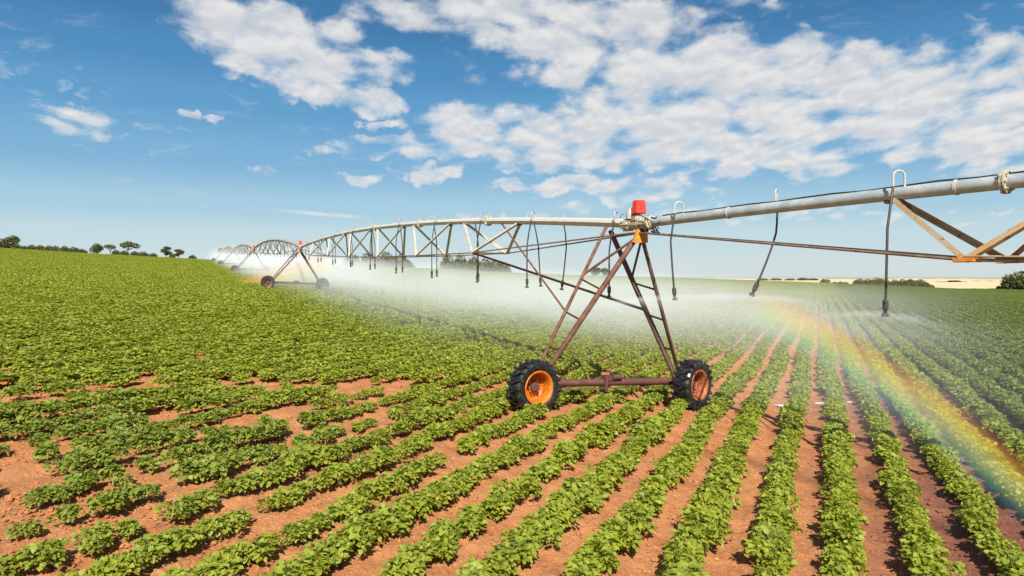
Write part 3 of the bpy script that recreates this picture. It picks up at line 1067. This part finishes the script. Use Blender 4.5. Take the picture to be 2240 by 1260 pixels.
# ------------------------------------------------------------------ trees
def tree_variant(kind, seed, leafmat):
    """unit-height tree meshes: trunk with limbs, crown of leaf clumps"""
    r = np.random.default_rng(seed)
    blobs = []
    V, Fc = [], []
    if kind == "umbrella":
        hub = np.array([r.uniform(-.05, .05), 0, .42])
        tube_np(V, Fc, [(0, 0, -.05), (.02, 0, .2), hub], [.05, .04, .034])
        for i in range(6):
            a = 2 * PI * i / 6 + r.uniform(-.4, .4); rr = r.uniform(.25, .52)
            e = np.array([math.cos(a) * rr, math.sin(a) * rr, r.uniform(.68, .84)])
            tube_np(V, Fc, [hub, (hub + e) / 2 + [0, 0, -.03], e], [.026, .018, .008])
            blobs.append((e, (.26, .26, .13)))
        blobs.append((np.array([0, 0, .84]), (.3, .3, .13)))
    elif kind == "round":
        tube_np(V, Fc, [(0, 0, -.05), (.01, 0, .3), (0, .02, .55)], [.05, .04, .025])
        for i in range(8):
            a = 2 * PI * i / 8 + r.uniform(-.5, .5); rr = r.uniform(.16, .30)
            e = np.array([math.cos(a) * rr, math.sin(a) * rr, r.uniform(.34, .74)])
            tube_np(V, Fc, [(0, 0, .3), e], [.022, .008])
            blobs.append((e, (.21, .21, .18)))
        blobs.append((np.array([r.uniform(-.06, .06), 0, .80]), (.24, .24, .18)))
        blobs.append((np.array([.05, 0, .55]), (.26, .26, .22)))
    elif kind == "slim":
        tube_np(V, Fc, [(0, 0, -.05), (.03, 0, .4), (.0, .02, .85)], [.03, .024, .01])
        for i in range(6):
            a = r.uniform(0, 2 * PI); z = .42 + .09 * i
            e = np.array([math.cos(a) * .16, math.sin(a) * .16, z])
            tube_np(V, Fc, [(.02, 0, z - .12), e], [.014, .006])
            blobs.append((e, (.15, .15, .10)))
        blobs.append((np.array([0, 0, .92]), (.13, .13, .08)))
    else:  # bush: low and wide
        tube_np(V, Fc, [(0, 0, -.05), (.02, 0, .2), (0, .02, .5)], [.06, .05, .03])
        for i in range(9):
            a = 2 * PI * i / 9 + r.uniform(-.4, .4); rr = r.uniform(.3, .55)
            e = np.array([math.cos(a) * rr, math.sin(a) * rr, r.uniform(.22, .55)])
            tube_np(V, Fc, [(0, 0, .1), e], [.03, .01])
            blobs.append((e, (.33, .33, .30)))
        blobs.append((np.array([0, 0, .62]), (.42, .42, .34)))
    trunk = mesh_np("trunk", np.concatenate(V), Fc, M["bark"], True)
    P, Dd = [], []
    for c, s in blobs:
        n = int(230 * (1.6 if kind == "bush" else 1))
        v = r.normal(0, 1, (n, 3)); v /= np.linalg.norm(v, axis=1, keepdims=True)
        rad = r.uniform(.45, 1.0, n) ** .5
        lump = .78 + .5 * vnoise(v[:, 0] * 3 + c[0] * 9, v[:, 1] * 3 + v[:, 2] * 4, seed)
        P.append(c + v * (rad * lump)[:, None] * np.array(s)); Dd.append(v + r.normal(0, .6, (n, 3)))
    P = np.concatenate(P); Dd = np.concatenate(Dd)
    L = r.uniform(.045, .095, len(P)) * (1.25 if kind == "bush" else 1)
    Vv, Ff = leaf_cloud(P, Dd, L, L * .8, r)
    crown = mesh_np("crown", Vv, Ff, M[leafmat])
    return trunk, crown


TV = {}
for kd, n_ in (("umbrella", 2), ("round", 3), ("slim", 2), ("bush", 3)):
    for i in range(n_):
        TV[(kd, i, 0)] = tree_variant(kd, 100 + i * 7 + len(kd), "tree_leaf")
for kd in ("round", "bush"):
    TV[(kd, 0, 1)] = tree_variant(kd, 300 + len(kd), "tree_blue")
CROWN_W = {"umbrella": 1.45, "round": .86, "slim": .56, "bush": 1.6}


def tree(kind, px0, px1, ytop, D, label, group=None, blue=0, base=None, name=None):
    """a tree whose crown spans px0..px1 and tops out at ytop when it stands D metres away"""
    c = (px0 + px1) / 2
    p = at(c, 600, D)
    zb = gz(p.x, p.y) if base is None else base
    top = at(c, ytop, D).z
    h = max(top - zb, .4)
    wdt = (px1 - px0) / 1500 * D
    i = random.randrange(3)
    while (kind, i, blue) not in TV: i = (i + 1) % 3
    trunk, crown = TV[(kind, i, blue)]
    e = empty(name or ("shrub" if kind == "bush" else "tree"), (p.x, p.y, zb), label, "shrub" if kind == "bush" else "tree", group)
    e.rotation_euler = (0, 0, random.uniform(0, 6.28))
    k = wdt / CROWN_W[kind]
    e.scale = (k, k, h)
    link("trunk", trunk, e); link("crown", crown, e)
    return e


random.seed(21)
ords = ["first", "second", "third", "fourth", "fifth", "sixth", "seventh", "eighth", "ninth", "tenth", "eleventh", "twelfth", "thirteenth", "fourteenth", "fifteenth"]
GL = "trees on the crest of the left hill"
tree("bush", -30, 28, 521, 236, "dark spreading shrub cut off by the picture's left edge on the hill crest", GL)
tree("round", 14, 42, 515, 238, "taller tree rising behind the dark shrub at the left end of the hill crest", GL)
tree("bush", 26, 48, 533, 236, "low brownish shrub under the taller tree at the left end of the hill crest", GL)
hedge = [(46, 64, 537), (60, 82, 535), (78, 100, 536), (97, 118, 536), (112, 129, 537), (131, 152, 537), (150, 174, 539), (172, 190, 544)]
for i, (a, b, t) in enumerate(hedge):
    tree("bush", a, b, t, 240, f"{ords[i]} shrub from the left in the low hedge along the hill crest", "hedge shrubs on the hill crest")
tree("round", 200, 226, 533, 238, "small round tree standing alone just right of the crest hedge", GL)
tree("umbrella", 228, 256, 535, 238, "small flat topped tree left of the widest umbrella tree on the crest", GL)
tree("bush", 245, 262, 545, 237, "low shrub under the small flat topped tree on the crest", GL)
tree("umbrella", 259, 303, 528, 239, "widest umbrella shaped tree on the hill crest", GL)
tree("bush", 262, 282, 547, 237, "low shrub at the foot of the widest umbrella tree", GL)
for i, (a, b, t) in enumerate([(285, 305, 549), (303, 325, 550), (325, 345, 553)]):
    tree("bush", a, b, t, 240, f"{ords[i]} low bush to the right of the widest umbrella tree on the crest", GL)
tree("slim", 355, 374, 540, 239, "slender tree with open crown, left of the pair near the spray", GL)
tree("slim", 383, 401, 546, 239, "slender tree with open crown, right of the pair near the spray", GL)
tree("bush", 370, 384, 553, 240, "tiny bush between the two slender trees near the spray", GL)
tree("bush", 412, 430, 557, 241, "tiny bush nearest to the spray on the hill crest", GL)
# wooded mounds behind the spray
GM = "trees of the woods behind the spray"
mound = [(745, 800, 557), (780, 835, 551), (820, 870, 549), (850, 905, 556)]
for i, (a, b, t) in enumerate(mound):
    tree("bush", a, b, t, 330, f"{ords[i]} tree crown from the left in the misted wood behind the long span", GM, base=3.0, name="tree")
mound2 = [(960, 1002, 557), (985, 1030, 555), (1012, 1060, 560), (1040, 1085, 564), (1062, 1106, 566), (1085, 1118, 572)]
for i, (a, b, t) in enumerate(mound2):
    tree("bush", a, b, t, 300, f"{ords[i]} tree crown from the left in the brownish wood under the long span", GM, base=2.6, name="tree")
tree("round", 1292, 1316, 585, 260, "left tree of the pair seen between the big tower's legs", "pair of trees behind the big tower")
tree("round", 1314, 1334, 586, 262, "right tree of the pair seen between the big tower's legs", "pair of trees behind the big tower")
GR = "trees at the far edge of the right field"
tree("round", 1792, 1808, 610, 300, "small dark tree at the left start of the right hand tree line", GR)
tree("umbrella", 1802, 1818, 611, 305, "tiny leaning tree beside the small dark tree at the far field edge", GR)
for i, (a, b, t) in enumerate([(1818, 1836, 616), (1830, 1848, 615), (1842, 1858, 616)]):
    tree("bush", a, b, t, 262, f"{ords[i]} low shrub from the left before the big thicket", GR)
for i, (a, b, t) in enumerate([(1864, 1896, 609), (1884, 1914, 610), (1902, 1934, 607), (1924, 1950, 609), (1944, 1972, 611), (1960, 1990, 610), (1978, 2008, 611), (1996, 2032, 611), (2022, 2044, 621)]):
    tree("bush", a, b, t, 250 + random.uniform(-3, 8), f"{ords[i]} shrub from the left in the dense thicket at the far field edge", "shrubs of the thicket at the far field edge")
tree("umbrella", 1984, 1998, 610, 262, "small flat tree poking above the middle of the thicket", GR)
for i, (a, b, t) in enumerate([(2046, 2066, 617), (2058, 2080, 616), (2072, 2092, 613), (2084, 2102, 613), (2096, 2116, 616)]):
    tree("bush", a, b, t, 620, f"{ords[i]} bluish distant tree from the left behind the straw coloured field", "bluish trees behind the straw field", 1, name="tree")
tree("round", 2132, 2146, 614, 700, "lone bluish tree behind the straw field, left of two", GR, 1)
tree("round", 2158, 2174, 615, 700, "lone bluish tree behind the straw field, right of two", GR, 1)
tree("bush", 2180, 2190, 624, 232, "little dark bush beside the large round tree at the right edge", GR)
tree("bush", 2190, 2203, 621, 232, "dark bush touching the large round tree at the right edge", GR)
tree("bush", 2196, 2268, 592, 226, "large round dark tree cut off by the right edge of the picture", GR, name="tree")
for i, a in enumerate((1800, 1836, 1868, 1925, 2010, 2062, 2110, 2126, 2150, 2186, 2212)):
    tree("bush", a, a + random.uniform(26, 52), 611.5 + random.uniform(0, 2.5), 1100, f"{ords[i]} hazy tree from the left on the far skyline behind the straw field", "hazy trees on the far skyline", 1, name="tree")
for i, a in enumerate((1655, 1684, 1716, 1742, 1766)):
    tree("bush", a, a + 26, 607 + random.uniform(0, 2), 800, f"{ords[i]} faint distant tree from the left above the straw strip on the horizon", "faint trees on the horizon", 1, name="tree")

# ------------------------------------------------------------------ glints of water in the furrows
def mat_water():
    m, nt, out = mat_new("puddle_water")
    principled(nt, out, (.62, .56, .52), .15, 0, None, .01, .8)
    return m


M["water"] = mat_water()
for i, (px, py, wd) in enumerate([(1556, 899, 40), (1640, 892, 34), (1716, 886, 44), (1797, 881, 36), (1862, 879, 16), (1890, 902, 18)]):
    p = at(px, py, 16.6 - .25 * i * .3)
    for _ in range(4):
        D = p.y + (p.z - (gz(p.x, p.y) + .02)) * 4.5
        p = at(px, py, D)
    z = gz(p.x, p.y) + .012
    hw = wd / 1500 * p.y / 2
    pts = []
    for k in range(14):
        a = 2 * PI * k / 14
        rr = hw * random.uniform(.7, 1.1)
        pts.append(Vector((p.x + math.cos(a) * rr, p.y + math.sin(a) * rr * .35, z)))
    mb = MB(p)
    mb.prism(pts, .03)
    o = mb.build("puddle", M["water"])
    o.location = p
    tag(o, f"{ords[i]} pale puddle from the left in the furrows beside the big tower", "puddle", "puddles in the furrows")


# ------------------------------------------------------------------ spray and mist
def vol_mat(name, dens_fn, color=(1, 1, 1), aniso=-.15):
    m, nt, out = mat_new(name)
    tc = nt.new("ShaderNodeTexCoord").outputs["Object"]
    v = nt.new("ShaderNodeVolumePrincipled")
    v.inputs["Color"].default_value = (.94, .975, 1, 1)
    v.inputs["Anisotropy"].default_value = aniso
    dens, col = dens_fn(nt, tc)
    nt.put(v.inputs["Density"], dens)
    if col is not None: nt.put(v.inputs["Color"], col)
    nt.l.new(v.outputs[0], out.inputs["Volume"])
    m.cycles.volume_step_rate = 1.0
    return m


def mist_box(A, B, ga, gb, y0, y1, top, rho, fade_a, fade_b, label, seed, soft=1.1):
    """closed block of spray under one span; local X along the span, Y to its right, Z up from the ground line"""
    L = (Vector((B.x, B.y, 0)) - Vector((A.x, A.y, 0))).length
    d = hdir(A, B); n = Vector((d.y, -d.x, 0))
    mb = MB()
    mb.box((L / 2, (y0 + y1) / 2, (top - .6) / 2), (L, y1 - y0, top + .6))

    def dens(nt, tc):
        s = nt.sep(tc)
        fl = nt.m('MULTIPLY', nt.sstep(s[1], y0, y0 + 2.8), nt.sstep(s[1], y1, y1 - 6.0))
        fz = nt.sstep(s[2], top, top - soft)
        fx = nt.m('MULTIPLY', nt.sstep(s[0], 0, fade_a) if fade_a else 1.0, nt.sstep(s[0], L, L - fade_b) if fade_b else 1.0)
        nz = nt.noise(nt.vm('ADD', nt.vm('MULTIPLY', tc, (.35, .35, .8)), (seed, 0, 0)), 1.0, 3, .55)
        k = nt.sstep(nz, .15, .75, .45, 1.45)
        return nt.m('MULTIPLY', nt.m('MULTIPLY', nt.m('MULTIPLY', fl, fz), nt.m('MULTIPLY', fx, k)), rho), None
    mt = vol_mat("spray_%d" % seed, dens)
    o = mb.build("water_mist", mt)
    # axes: X along d with the ground slope, Y = right side n
    X = Vector((d.x, d.y, (gb - ga) / L)).normalized()
    Yv = n
    Z = X.cross(Yv).normalized()
    if Z.z < 0: Z = -Z
    # n is to the right of d, so (X, n, up) is left handed: use -n and flip Y in the mesh
    M4 = Matrix((( X.x, -Yv.x, Z.x), (X.y, -Yv.y, Z.y), (X.z, -Yv.z, Z.z))).to_4x4()
    M4.translation = Vector((A.x, A.y, ga))
    o.matrix_world = M4
    tag(o, label, None, None, "stuff")
    return o


# local Y of the boxes points to the LEFT of the span direction (towards the camera's left)
MIST_ON = True
if MIST_ON:
    mist_box(J1, J2, gz(J1.x, J1.y), gz(J2.x, J2.y), -15, 4.5, 3.2, .025, 20, 0, "white spray drifting under the long pipe span", 1)
    mist_box(J2, J3, gz(J2.x, J2.y), gz(J3.x, J3.y), -12, 5.0, 3.2, .036, 0, 0, "white spray under the second distant span", 2)
    mist_box(J3, J5, gz(J3.x, J3.y), gz(J5.x, J5.y), -12, 5.0, 5.2, .026, 10, 0, "pale spray swallowing the farthest spans", 3, 3.4)
    mist_box(J5, Vector((J6.x - 8, J6.y + 18, 0)), gz(J5.x, J5.y), gz(J6.x, J6.y), -12, 5.0, 4.6, .022, 0, 22, "pale spray at the hill crest", 4, 3.2)
    # drift blown over the rows behind the big tower
    ax, ay, bx, by = 13.0, 25.0, -2.0, 62.0
    mist_box(Vector((ax, ay, 0)), Vector((bx, by, 0)), gz(ax, ay), gz(bx, by), -14, 10, 3.3, .026, 9, 10, "thin white spray drifting over the rows behind the big tower", 6)
    # near span: lighter, thinning out towards the camera
    mist_box(J1, Vector((J1.x + .545 * 9, J1.y - .839 * 9, 0)), gz(J1.x, J1.y), gz(J1.x + 4.9, J1.y - 7.5), .2, 9, 3.0, .026, 0, 5, "thin spray beside the near span and its hanging hoses", 5)


def spray_disc(P, r, rho, tilt, label):
    mb = MB()
    mb.lathe([(.02, -.02), (r * .5, -.14), (r, -.32), (r, -.10), (r * .5, .05), (.02, .04)], 32, 'Z', closed=True)

    def dens(nt, tc):
        s = nt.sep(tc)
        rad = nt.vm('LENGTH', nt.comb(s[0], s[1], 0))
        f = nt.sstep(rad, r, r * .15)
        mid = nt.m('SUBTRACT', s[2], nt.m('MULTIPLY', nt.m('POWER', rad, 2.0), -.21 / (r * r)))
        th = nt.sstep(nt.m('ABSOLUTE', mid), .09, .0)
        nz = nt.noise(tc, 3.0, 3, .6)
        return nt.m('MULTIPLY', nt.m('MULTIPLY', f, th), nt.m('MULTIPLY', nt.sstep(nz, .2, .7, .2, 1.4), rho)), None
    o = mb.build("water_spray", vol_mat("spray_fan", dens, aniso=-.1))
    o.location = P
    o.rotation_euler = tilt
    tag(o, label, None, None, "stuff")


spray_disc(at(1484, 652, 16.0) + Vector((0, 0, .03)), 2.6, .32, (0, R(-3), 0), "flat fan of spray from the hose beside the big tower")
spray_disc(at(1664, 648, 13.9), 1.8, .22, (0, R(4), 0), "flat fan of spray from the middle hose of the near span")
spray_disc(at(1937, 687, 11.9), 1.2, .45, (0, R(5), 0), "flat fan of spray from the nearest hose")


# ------------------------------------------------------------------ rainbow in the spray
BOW_AX = Vector((-.0226, .7624, -.6468)).normalized()


def rainbow(Ld, p_from, p_to, thick, rho, label, fa, fb):
    """arc of coloured spray: ring 42 degrees round the line from the sun through the viewer, Ld metres along it"""
    q = BOW_AX.to_track_quat('Z', 'Y')
    Mw = q.to_matrix().to_4x4()
    Mw.translation = Vector((0, 0, CAM_H)) + BOW_AX * Ld
    inv = Mw.inverted()

    def ang(px):
        v = inv @ at(px[0], px[1], 10.0)
        w = inv @ Vector((0, 0, CAM_H))
        # intersect the sight line with the ring plane
        t = -w.z / (v.z - w.z)
        h = w + (v - w) * t
        return math.atan2(h.y, h.x)
    a0, a1 = ang(p_from), ang(p_to)
    if a1 - a0 > PI: a1 -= 2 * PI
    if a0 - a1 > PI: a1 += 2 * PI
    r0, r1 = Ld * math.tan(R(40.3)), Ld * math.tan(R(44.1))
    mb = MB()
    N = 40
    rings = []
    for i in range(N + 1):
        a = a0 + (a1 - a0) * i / N
        c, s = math.cos(a), math.sin(a)
        rings.append([mb.bm.verts.new((c * r, s * r, z)) for r, z in ((r0, -thick / 2), (r1, -thick / 2), (r1, thick / 2), (r0, thick / 2))])
    for A_, B_ in zip(rings, rings[1:]):
        for k in range(4):
            mb.bm.faces.new((A_[k], A_[(k + 1) % 4], B_[(k + 1) % 4], B_[k]))
    mb.bm.faces.new(rings[0][::-1]); mb.bm.faces.new(rings[-1])
    am = (a0 + a1) / 2

    def dens(nt, tc):
        s = nt.sep(tc)
        rad = nt.vm('LENGTH', nt.comb(s[0], s[1], 0))
        deg = nt.m('MULTIPLY', nt.m('ARCTANGENT', nt.m('DIVIDE', rad, Ld)), 180 / PI)
        f = nt.lin(deg, 40.75, 43.75)
        col = nt.ramp(f, [(0, (.75, .8, 1)), (.22, (.45, .55, 1.0)), (.36, (.28, .68, .92)), (.48, (.25, .85, .35)), (.58, (.95, .85, .12)), (.70, (1, .50, .08)), (.84, (1, .28, .08)), (1, (1, .4, .25))])
        win = nt.m('MULTIPLY', nt.sstep(f, .16, .62), nt.sstep(f, .98, .66))
        # along-arc position measured from the middle of the piece
        t0, t1 = math.cos(am), math.sin(am)
        cs = nt.m('DIVIDE', nt.m('SUBTRACT', nt.m('MULTIPLY', s[1], t0), nt.m('MULTIPLY', s[0], t1)), rad)   # sin(angle - am)
        hf = math.sin((a1 - a0) / 2)
        e = nt.m('DIVIDE', cs, hf)          # -1 at p_from, +1 at p_to
        fade = nt.m('MULTIPLY', nt.sstep(e, -1.0, -1.0 + fa), nt.sstep(e, 1.0, 1.0 - fb))
        nz = nt.noise(tc, 5.0 / (Ld / 8), 3, .6)
        k = nt.sstep(nz, .2, .8, .75, 1.25)
        return nt.m('MULTIPLY', nt.m('MULTIPLY', nt.m('MULTIPLY', win, fade), k), rho), col
    o = mb.build("rainbow", vol_mat("rainbow_spray", dens, aniso=-.42))
    o.matrix_world = Mw
    tag(o, label, None, None, "stuff")


if MIST_ON:
    rainbow(8.2, (1630, 605), (2330, 1210), .5, 1.0, "rainbow slanting down through the near spray to the right hand rows", .35, .45)
    rainbow(52.0, (470, 665), (720, 470), 3.0, .34, "short foot of the rainbow in the spray by the third tower", .5, .5)

# ------------------------------------------------------------------ light and sky
SUN_EL, SUN_AZ = R(42), R(5)          # sun behind the camera, a little to the right
S = Vector((math.sin(SUN_AZ) * math.cos(SUN_EL), -math.cos(SUN_AZ) * math.cos(SUN_EL), math.sin(SUN_EL)))
sd = bpy.data.lights.new("sun", 'SUN')
sun = bpy.data.objects.new("sun", sd)
COL.objects.link(sun)
sun.rotation_euler = S.to_track_quat('Z', 'Y').to_euler()
sd.energy = 4.8
sd.angle = R(.53)
sd.color = (1.0, .96, .89)

world = bpy.data.worlds.new("World")
sc.world = world
world.use_nodes = True
world.node_tree.nodes.clear()
nt = NT(world.node_tree)
wo = nt.new("ShaderNodeOutputWorld")
bg = nt.new("ShaderNodeBackground")
SKY_STR = .07
bg.inputs["Strength"].default_value = SKY_STR
sky = nt.new("ShaderNodeTexSky", sky_type='NISHITA')
sky.sun_disc = False
sky.sun_elevation = SUN_EL
sky.sun_rotation = PI - SUN_AZ
sky.altitude = 400
sky.air_density = 1.0
sky.dust_density = .6
sky.ozone_density = 2.2
dirv = nt.new("ShaderNodeTexCoord").outputs["Generated"]
ds = nt.sep(dirv)
hx = nt.m('DIVIDE', ds[0], nt.m('MAXIMUM', ds[1], .05))      # slope of the direction to the right of north
hz = nt.m('DIVIDE', ds[2], nt.m('MAXIMUM', ds[1], .05))      # and upwards
front = nt.sstep(ds[1], .12, .3)
# cloud texture: flattened towards the horizon as a cloud deck is
den = nt.m('ADD', nt.m('MAXIMUM', hz, 0.0), .13)
cu = nt.m('DIVIDE', nt.m('MULTIPLY', hx, 1.55), nt.m('ADD', den, .22))
cv = nt.m('MULTIPLY', nt.m('LOGARITHM', den, 2.718), 1.75)
warp = nt.noise(nt.comb(cu, cv, 4.0), 1.6, 3, .5)
cvec = nt.comb(nt.m('ADD', cu, nt.m('MULTIPLY', warp, .22)), nt.m('ADD', cv, nt.m('MULTIPLY', warp, .10)), 0.0)
vo = nt.new("ShaderNodeTexVoronoi", feature='SMOOTH_F1', voronoi_dimensions='2D')
nt.put(vo.inputs["Vector"], nt.vm('ADD', cvec, nt.vm('MULTIPLY', nt.comb(warp, nt.noise(cvec, 5.0, 3, .6), 0.0), (.18, .18, 0))))
vo.inputs["Scale"].default_value = 7.5
vo.inputs["Smoothness"].default_value = .55
puff = nt.m('SUBTRACT', .78, vo.outputs["Distance"])
n_fine = nt.noise(cvec, 6.0, 9, .60)
n_cell = nt.m('ADD', nt.m('MULTIPLY', n_fine, .72), nt.m('MULTIPLY', puff, .36))
n_big = nt.noise(cvec, 1.7, 3, .5)
vs = nt.noise(nt.vm('ADD', cvec, (0.0, .045, .0)), 6.0, 6, .55)
n_soft = nt.m('ADD', nt.m('MULTIPLY', vs, .72), nt.m('MULTIPLY', puff, .36))
# where the cloud banks stand (slopes of direction): centre, half sizes, tilt, weight
banks = [(1700, 205, 560, 125, 6, 1.0), (2080, 240, 330, 130, 3, 1.0), (1250, 60, 330, 100, 8, .95), (1420, 310, 430, 75, 4, .95), (1120, 300, 240, 62, 8, .85), (1010, 25, 200, 60, 0, .7),
         (640, 105, 240, 85, 14, 1.0), (760, 212, 130, 36, 8, .95), (470, 60, 120, 70, 10, .6), (1330, 412, 240, 24, 3, .75), (940, 378, 62, 24, 0, .9),
         (860, 322, 170, 24, 2, .62), (175, 268, 110, 32, 10, .55), (412, 258, 40, 14, 4, .66), (1120, 405, 30, 14, 0, .6), (830, 272, 34, 12, 0, .6), (850, 384, 130, 14, -2, .5),
         (1640, 20, 120, 26, 0, .55), (1190, 165, 160, 50, 0, .35), (2230, 150, 120, 70, 30, .7), (580, 368, 44, 14, 0, .36), (1480, 470, 330, 22, 0, .42), (1050, 474, 60, 8, 0, .5), (820, 30, 200, 50, 0, .42), (1960, 470, 300, 26, 0, .36), (2200, 340, 160, 40, 0, .7)]
mw1 = nt.noise(nt.comb(nt.m('MULTIPLY', hx, 1.0), hz, 2.0), 16.0, 5, .6)
mw2 = nt.noise(nt.comb(hx, hz, 9.0), 16.0, 5, .6)
hxw = nt.m('MULTIPLY_ADD', nt.m('SUBTRACT', mw1, .5), .13, hx)
hzw = nt.m('MULTIPLY_ADD', nt.m('SUBTRACT', mw2, .5), .07, hz)
mask = None
for cx, cy, rx, ry, tl, wgt in banks:
    X0, Z0 = (cx - 1120) / 1500, (606 - cy) / 1500
    a = R(-tl)
    dx = nt.m('SUBTRACT', hxw, X0); dz = nt.m('SUBTRACT', hzw, Z0)
    ex = nt.m('MULTIPLY_ADD', dx, math.cos(a) * 1500 / rx, nt.m('MULTIPLY', dz, math.sin(a) * 1500 / rx))
    ez = nt.m('MULTIPLY_ADD', dx, -math.sin(a) * 1500 / ry, nt.m('MULTIPLY', dz, math.cos(a) * 1500 / ry))
    d2 = nt.m('MULTIPLY_ADD', ex, ex, nt.m('MULTIPLY', ez, ez))
    v = nt.m('MULTIPLY', nt.sstep(d2, 1.75, .25), wgt)
    mask = v if mask is None else nt.m('MAXIMUM', mask, v)
# behind the viewer: scattered clouds
back = nt.m('MULTIPLY', nt.m('SUBTRACT', 1.0, front), .45)
mask = nt.m('MAXIMUM', nt.m('MULTIPLY', mask, front), back)
raw = nt.m('ADD', nt.m('MULTIPLY', nt.m('SUBTRACT', n_cell, .5), 4.3), nt.m('MULTIPLY', nt.m('SUBTRACT', n_big, .5), .7))
cl = nt.m('ADD', raw, nt.m('MULTIPLY_ADD', mask, 1.45, -.70))
alpha = nt.m('POWER', nt.sstep(cl, -.48, .90), 1.1)
wisp = nt.m('MULTIPLY', nt.sstep(nt.noise(nt.vm('MULTIPLY', cvec, (1.0, 1.7, 1.0)), 8.0, 8, .66, dist=.6), .50, .78), nt.m('MULTIPLY', nt.sstep(n_big, .42, .68), nt.sstep(hz, .05, .16)))
alpha = nt.m('MULTIPLY', alpha, nt.sstep(mask, .02, .30))
alpha = nt.m('MAXIMUM', alpha, nt.m('MULTIPLY', wisp, .55))
# contrail
X0, Z0 = (700 - 1120) / 1500, (606 - 468) / 1500
tx = nt.m('SUBTRACT', hx, X0)
tz = nt.m('SUBTRACT', nt.m('SUBTRACT', hz, Z0), nt.m('MULTIPLY', tx, -.085))
trail = nt.m('MULTIPLY', nt.sstep(nt.m('ABSOLUTE', tz), .0042, .0008), nt.sstep(nt.m('ABSOLUTE', tx), .078, .03))
alpha = nt.m('MAXIMUM', alpha, nt.m('MULTIPLY', trail, nt.sstep(n_cell, .2, .7, .3, .75)))
alpha = nt.m('MULTIPLY', alpha, nt.sstep(hz, .0, .06), clamp=True)
# sun lit tops, greyer thick undersides
thick = nt.sstep(nt.m('SUBTRACT', n_soft, n_cell), -.12, .10)
body = nt.sstep(cl, .15, .8)
cc = nt.mix(nt.m('MULTIPLY', nt.m('MULTIPLY', thick, body), .85), (6.9, 6.88, 6.8), (5.2, 5.4, 5.8))
# clear air: the sky model, deepened overhead and paled by thick air near the ground
grad = nt.ramp(nt.m('MULTIPLY', nt.m('MAXIMUM', ds[2], 0.0), 2.0), [(0.0, (.640, .715, .752)), (.112, (.520, .680, .748)), (.19, (.368, .590, .726)), (.316, (.190, .430, .660)),
                                          (.46, (.105, .335, .595)), (.57, (.062, .255, .510)), (.68, (.038, .185, .405)), (1.0, (.02, .11, .28))], 'EASE')
grad = nt.vm('MULTIPLY', grad, (8.5, 8.5, 8.5))
skyc = nt.mix(.86, sky.outputs[0], grad)
nt.put(bg.inputs["Color"], nt.mix(nt.m('MULTIPLY', alpha, .97), skyc, cc))
nt.l.new(bg.outputs[0], wo.inputs["Surface"])

# ------------------------------------------------------------------ render settings
sc.view_settings.view_transform = 'Standard'
sc.view_settings.look = 'None'
sc.view_settings.exposure = 0.75
sc.view_settings.gamma = 1.0
sc.render.engine = 'CYCLES'
sc.cycles.max_bounces = 6
sc.cycles.diffuse_bounces = 3
sc.cycles.glossy_bounces = 2
sc.cycles.transmission_bounces = 3
sc.cycles.volume_bounces = 1
sc.cycles.volume_step_rate = 1.0
sc.cycles.volume_max_steps = 128
sc.cycles.sample_clamp_indirect = 6
sc.cycles.use_denoising = True
